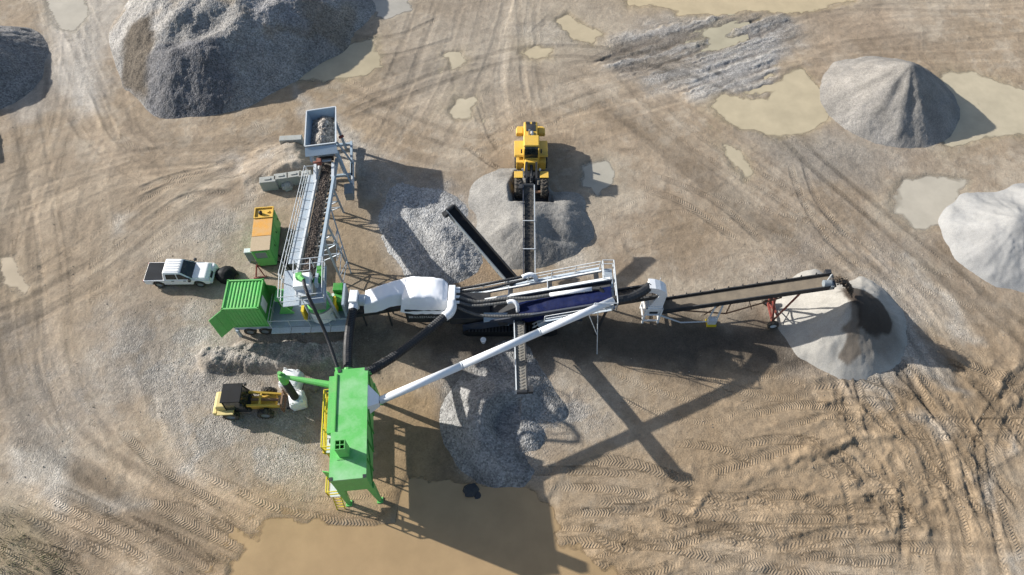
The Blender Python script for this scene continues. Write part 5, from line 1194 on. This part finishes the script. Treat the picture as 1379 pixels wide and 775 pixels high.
# ================================================================== VEHICLES
# ------------------------------------------------------------------ white pickup
t = thing('pickup_truck', 'white double cab pickup truck with a dark covered bed', 'pickup truck', (-25.72, 28.98, 0), R(.8))
def arch(cx, r, n=8): return [(cx - r*math.cos(math.pi*i/n), .42 + r*math.sin(math.pi*i/n)*1.02) for i in range(n+1)]
prof = [(-2.5,.5)] + arch(-1.52,.46) + arch(1.62,.46) + [(2.42,.45), (2.52,.62), (2.45,.86), (1.2,1.02), (-.98,1.02), (-2.52,1.0)]
m = MB(); m.prism(prof, -.87, .87, 'y'); b = m.build('body', MT['carwhite'], t, bevel=.05)
def quadloft(rows, close=True):
    return loft(rows, 2, 2, 0)
m = MB(); m.taper((1.15,2.46,-.84,.84), .9, (1.15,2.2,-.7,.7), 1.12); m.build('bonnet', MT['carwhite'], t, bevel=.09, seg=3)
m = MB().hexa([(-1.0,-.86,.98), (1.32,-.82,.98), (1.32,.82,.98), (-1.0,.86,.98), (-.82,-.68,1.76), (.42,-.66,1.74), (.42,.66,1.74), (-.82,.68,1.76)]); m.build('cab', MT['carwhite'], t, bevel=.1, seg=3)
for k in range(5): MB().box(-.65,.3,-.5+k*.23,-.44+k*.23,1.745,1.775).build('roof_rib', MT['carwhite'], t)
def pane(name, a, b, c, d, th=.015):
    a, b, c, d = map(Vector, (a, b, c, d)); n = (b-a).cross(d-a).normalized()*th; MB().hexa([a-n*2, b-n*2, c-n*2, d-n*2, a+n, b+n, c+n, d+n]).build(name, MT['glass'], t)
pane('windscreen', (1.25,-.72,1.06), (1.25,.72,1.06), (.52,.58,1.68), (.52,-.58,1.68))
for s in (-1, 1):
    def sy(z): return s*(.855 - (z-.98)*.225)
    for nm, xa, xb, xc, xd in (('front_window',.2,1.1,.45,.2), ('rear_window',-.7,.1,.1,-.62)):
        q = [(xa,sy(1.12),1.12), (xb,sy(1.12),1.12), (xc,sy(1.6),1.6), (xd,sy(1.6),1.6)]
        pane(nm, *(q if s < 0 else q[::-1]))
    MB().box(1.02,1.2,s*.88-(.0 if s > 0 else .2),s*.88+(.2 if s > 0 else 0),1.05,1.27).build('mirror', MT['dark'], t, bevel=.03)
    MB().box(2.2,2.47,s*.62-.16,s*.62+.16,.8,.97).build('headlight', MT['lamp'], t, bevel=.04)
    MB().box(-2.54,-2.48,s*.78-.07,s*.78+.07,.7,.98).build('tail_light', MT['tail'], t)
    for x in (-.35,.55): MB().box(x,x+.2,s*.885-.02,s*.885+.02,.93,.97).build('door_handle', MT['dark'], t)
    for x in (-1.52, 1.62): wheel(t, (x, s*.76, .38), .38, .25, MT['grey'], False)
MB().box(2.44,2.53,-.45,.45,.66,.85).build('grille', MT['dark'], t); MB().box(2.4,2.6,-.8,.8,.42,.62).build('bumper', MT['carwhite'], t, bevel=.06)
MB().box(-2.46,-1.03,-.8,.8,1.0,1.045).build('bed_cover', MT['bed'], t, bevel=.02)
pane('back_window', (-.985,.6,1.1), (-.985,-.6,1.1), (-.86,-.55,1.6), (-.86,.55,1.6))
MB().box(-2.3,2.3,-.72,.72,.25,.5).build('underbody', MT['black'], t)
# black bundle in front of the pickup
t = thing('tarpaulin_bundle', 'black tarpaulin bundle with a white sack end in front of the pickup', 'bundle', (*G(302,371)[:2], 0), R(-18))
secs = []
for i, x in enumerate(np.linspace(-.7,1.15,7)):
    h = .9*math.sin(math.pi*(i+.9)/8.2); w_ = .75*math.sin(math.pi*(i+1.1)/8.6)
    secs.append([(x,-w_,0), (x,-w_*.9,h*.6), (x,-w_*.3,h), (x,w_*.35,h*.95), (x,w_*.95,h*.5), (x,w_,0)])
loft(secs, 4, 3, .14, 6, fr=3).build('cover', MT['black'], t, smooth=True)
o = loft([[(-.95,-.3,.0),(-.95,-.28,.7),(-.95,.25,.75),(-.95,.3,.0)],[(-.7,-.4,0),(-.7,-.36,.95),(-.7,.34,1.0),(-.7,.4,0)],[(-.45,-.35,0),(-.45,-.3,.85),(-.45,.28,.9),(-.45,.35,0)]], 3, 3, .08, 5, closed=True).build('white_end', MT['bag'], t, smooth=True)
# ------------------------------------------------------------------ yellow wheel loader
t = thing('wheel_loader', 'big yellow wheel loader with its bucket in the grey sand heap', 'wheel loader', (1.62, 40.3, 0), R(-90))
m = MB(); m.taper((-3.55,-.7,-.62,.62), 1.0, (-3.35,-.7,-.6,.6), 2.35); m.build('engine_hood', MT['yellow'], t, bevel=.1, seg=3)
MB().box(-3.75,-3.3,-1.2,1.2,.75,1.45).build('counterweight', MT['yellow'], t, bevel=.12)
for s in (-1, 1):
    MB().box(-3.3,-2.55,s*.95-.32,s*.95+.32,1.3,1.75).build('rear_shoulder', MT['yellow'], t, bevel=.1)
    MB().hexa([(-1.65,s*1.02-.4,1.78), (.3,s*1.02-.4,1.78), (.3,s*1.02+.4,1.78), (-1.65,s*1.02+.4,1.78), (-1.45,s*1.02-.4,1.92), (.15,s*1.02-.4,1.92), (.15,s*1.02+.4,1.92), (-1.45,s*1.02+.4,1.92)]).build('rear_fender', MT['yellow'], t, bevel=.05)
    MB().box(.1,.7,s*.95-.3,s*.95+.3,.7,1.6).build('step', MT['yellow'], t, bevel=.04)
    MB().hexa([(1.75,s*1.07-.36,1.62), (2.55,s*1.07-.36,1.72), (2.55,s*1.07+.36,1.72), (1.75,s*1.07+.36,1.62), (1.75,s*1.07-.36,1.7), (2.55,s*1.07-.36,1.8), (2.55,s*1.07+.36,1.8), (1.75,s*1.07+.36,1.7)]).build('front_fender', MT['yellow'], t, bevel=.03)
    for x in (-.55, 2.8): wheel(t, (x, s*1.08, .82), .84, .66, MT['yellow'])
    MB().box(.35,.5,s*.82-.06,s*.82+.06,2.5,2.85).build('mirror', MT['dark'], t)
    MB().tube([(1.6,s*.72,1.75), (1.72,s*.72,1.85)], .1, 10).build('work_light', MT['lamp'], t)
    arm = MB(); arm.prism([(1.0,2.05), (1.25,2.25), (2.6,1.75), (3.4,.75), (3.35,.4), (3.1,.4), (2.45,1.4), (1.0,1.85)], s*.42-.08, s*.42+.08, 'y'); arm.build('lift_arm', MT['dark'], t)
    MB().tube([(.95,s*.6,1.0), (2.1,s*.5,1.35)], .11, 10).build('lift_cylinder', MT['dark'], t)
MB().box(-3.0,-2.2,-.4,.4,2.34,2.4).build('radiator_grille', MT['dark'], t)
for s in (-1, 1): MB().box(-3.3,-3.05,s*.26-.16,s*.26+.16,2.34,2.39).build('air_vent', MT['dark'], t)
MB().tube([(-1.75,-.15,2.3), (-1.75,-.15,2.95)], .1, 10).build('exhaust_stack', MT['chrome'], t); MB().tube([(-2.1,.1,2.37), (-1.3,.1,2.42)], .14, 12).build('muffler', MT['chrome'], t)
MB().taper((-.75,.85,-.66,.66), 1.55, (-.7,.75,-.64,.64), 2.15).build('cab_base', MT['yellow'], t, bevel=.04)
m = MB()
for x in (-.66,.72):
    for y in (-.62,.62): MB().beam((x,y,2.1), (x*.95,y*.96,3.25), .08).build('cab_pillar', MT['yellow'], t)
m = MB(); m.taper((-.62,.68,-.58,.58), 2.12, (-.58,.62,-.55,.55), 3.22); m.build('cab_glass', MT['glass'], t)
MB().hexa([(-.78,-.7,3.24), (.5,-.68,3.24), (.5,.68,3.24), (-.78,.7,3.24), (-.7,-.62,3.4), (.42,-.6,3.38), (.42,.6,3.38), (-.7,.62,3.4)]).build('cab_roof', MT['yellow'], t, bevel=.05)
MB().taper((.75,1.35,-.62,.62), 1.1, (.75,1.15,-.55,.55), 2.1).build('cowl', MT['yellow'], t, bevel=.08)
MB().box(1.1,3.1,-.34,.34,.6,1.3).build('front_frame', MT['dark'], t); MB().tube([(1.3,0,1.9), (2.9,0,1.55)], .13, 12).build('tilt_cylinder', MT['dark'], t)
MB().box(2.4,2.6,-.42,.42,1.2,1.6).build('cross_tube', MT['dark'], t)
MB().prism([(2.5,1.95), (2.75,2.0), (3.05,.9), (2.85,.85)], -.1, .1, 'y').build('tilt_lever', MT['dark'], t)
for x in (-.55, 2.8): MB().tube([(x,-.8,.82), (x,.8,.82)], .24, 12).build('axle', MT['dark'], t)
MB().box(-3.2,.9,-.5,.5,.5,1.05).build('rear_frame', MT['dark'], t)
bp_ = [(3.35,.95), (3.3,.45), (3.45,.15), (3.75,.05), (4.55,.03), (4.55,.08), (3.8,.12), (3.5,.22), (3.38,.5), (3.42,.95)]
bk = MB().prism(bp_, -1.45, 1.45, 'y').build('bucket', MT['dark'], t)
for s in (-1, 1): MB().prism([(3.36,1.0), (3.3,.45), (3.45,.12), (3.75,.04), (4.55,.04), (3.9,.75)], s*1.45-.03, s*1.45+.03, 'y').build('bucket_side', MT['dark'], bk)
MB().box(3.3,3.5,-1.48,1.48,.93,1.05).build('bucket_top_edge', MT['rust'], bk)
# ------------------------------------------------------------------ compact loader with black cab
t = thing('compact_loader', 'small faded yellow loader with black cab carrying a sack frame', 'loader', (-18.0, 18.3, 0), R(3))
MB().taper((-2.35,-1.35,-.72,.72), .55, (-2.2,-1.35,-.6,.6), 1.5).build('engine_cover', MT['paleyellow'], t, bevel=.12, seg=3)
MB().box(-2.5,-2.2,-.8,.8,.5,.95).build('rear_bumper', MT['paleyellow'], t, bevel=.06)
for s in (-1, 1):
    MB().box(-2.52,-2.48,s*.6-.12,s*.6+.12,.72,.86).build('tail_light', MT['dark'], t)
    MB().box(-2.1,-1.0,s*.8-.2,s*.8+.2,1.0,1.12).build('rear_fender', MT['paleyellow'] if s < 0 else MT['dark'], t, bevel=.03)
    for x in (-1.35, 1.0): wheel(t, (x, s*.82, .52), .52, .36, MT['grey'])
    MB().beam((-.1,s*.5,1.35), (2.0,s*.45,.85), .12, .22).build('lift_arm', MT['yellow'], t)
    MB().beam((2.3,s*.38,.25), (3.35,s*.38,.22), .12, .06).build('fork', MT['dark'], t)
MB().taper((-1.5,-.1,-.66,.66), 1.1, (-1.4,-.3,-.6,.6), 2.38).build('cab_glass', MT['glass'], t)
m = MB()
for x, xx in ((-1.5,-1.4), (-.1,-.3)):
    for s in (-1, 1): MB().beam((x,s*.66,1.0), (xx,s*.6,2.4), .08).build('cab_pillar', MT['black'], t)
MB().box(-1.5,-.15,-.7,.7,2.38,2.47).build('cab_roof', MT['black'], t, bevel=.04)
MB().box(-1.6,.0,-.6,.6,.5,1.1).build('rear_frame', MT['dark'], t); MB().box(.0,1.7,-.4,.4,.45,.85).build('front_frame', MT['yellow'], t)
MB().beam((.7,-.45,1.18), (.7,.45,1.18), .14).build('cross_tube', MT['yellow'], t); MB().tube([(.1,0,1.2), (1.9,0,.95)], .1, 10).build('tilt_cylinder', MT['rust'], t)
for x in (-1.35, 1.0): MB().tube([(x,-.7,.52), (x,.7,.52)], .16, 10).build('axle', MT['dark'], t)
m = MB()
for y in (-.6,.6): m.beam((2.15,y,.2), (2.15,y,1.15), .1)
for z in (.3,1.1): m.beam((2.15,-.6,z), (2.15,.6,z), .1)
m.build('fork_carriage', MT['rust'], t)
for s in (-1, 1): MB().box(-.25,-.1,s*.8-.08,s*.8+.08,1.9,2.15).build('mirror', MT['dark'], t)
# ================================================================== SMALL THINGS
p = G(651, 461); t = thing('bucket', 'white plastic bucket on dark ground above the white pipe', 'bucket', (p.x, p.y, gz(p.x, p.y)))
MB().tube([(0,0,0), (0,0,.38)], [.15,.2], 14, False).build('bucket_wall', MT['white'], t); MB().tube([(0,0,.36), (0,0,.4)], .215, 14).build('lid', MT['white'], t)
def rock(label, px, py, s, mat='rock', flat=.7, seed=1):
    rnd = random.Random(seed); b = bmesh.new(); bmesh.ops.create_icosphere(b, subdivisions=2, radius=s); me = bpy.data.meshes.new('rock')
    for v in b.verts: v.co *= rnd.uniform(.75, 1.2); v.co.z *= flat
    b.to_mesh(me); b.free(); me.materials.append(MT[mat]); p = G(px, py); o = bpy.data.objects.new('rock', me); COL.objects.link(o)
    o.location = (p.x, p.y, gz(p.x, p.y)+s*flat*.35); o.rotation_euler = (0, 0, rnd.uniform(0, 3)); tag(o, label, 'rock')
rock('dark rock sticking out of the brown pool', 633, 660, .55, 'dark', .6, 1); rock('smaller dark rock beside the rock in the brown pool', 642, 667, .3, 'dark', .6, 4)
# a few hundred thousand stones would be lost in the gravel; the larger loose ones lie about as one scatter
m = MB(); pts = []
for _ in range(5200):
    px, py = random.uniform(0, 1379), random.uniform(0, 775); p = G(px, py)
    j = int(np.clip(np.searchsorted(xs, p.x), 1, len(xs)-1)); i = int(np.clip(np.searchsorted(ys, p.y), 1, len(ys)-1))
    if wet[i, j] > .4 or random.random() > .06 + .94*gravel[i, j]: continue
    pts.append(V(p.x, p.y, GZ[i, j]+.01))
stones(m, pts, .02, .065); o = m.build('loose_stones', MT['fine']); stone_col(o, (.27,.235,.19)); tag(o, 'loose stones scattered over the yard', 'stones', kind='stuff')
# weeds in the lower left corner
m = MB()
for c in ((8,700,40), (25,735,60), (60,752,50), (72,758,40), (12,765,80), (40,770,60), (95,770,30), (2,735,60)):
    g = G(c[0], c[1])
    for _ in range(c[2]):
        x = g.x + random.gauss(0, .5); y = g.y + random.gauss(0, .4); z = gz(x, y); a = random.uniform(0, 6.28); h = random.uniform(.06, .28); l = random.uniform(.04, .2)
        d = V(math.cos(a), math.sin(a), 0); n_ = V(-d.y, d.x, 0)*.018
        m.add([V(x,y,z)-n_, V(x,y,z)+n_, V(x,y,z)+d*l+V(0,0,h)+n_*.3, V(x,y,z)+d*l+V(0,0,h)-n_*.3], [(0,1,2,3)])
o = m.build('weeds', paint('weed leaves', (.06, .085, .025), .7, dust=.4, var=.4)); tag(o, 'sparse green weeds in the lower left corner', 'weeds', kind='stuff')
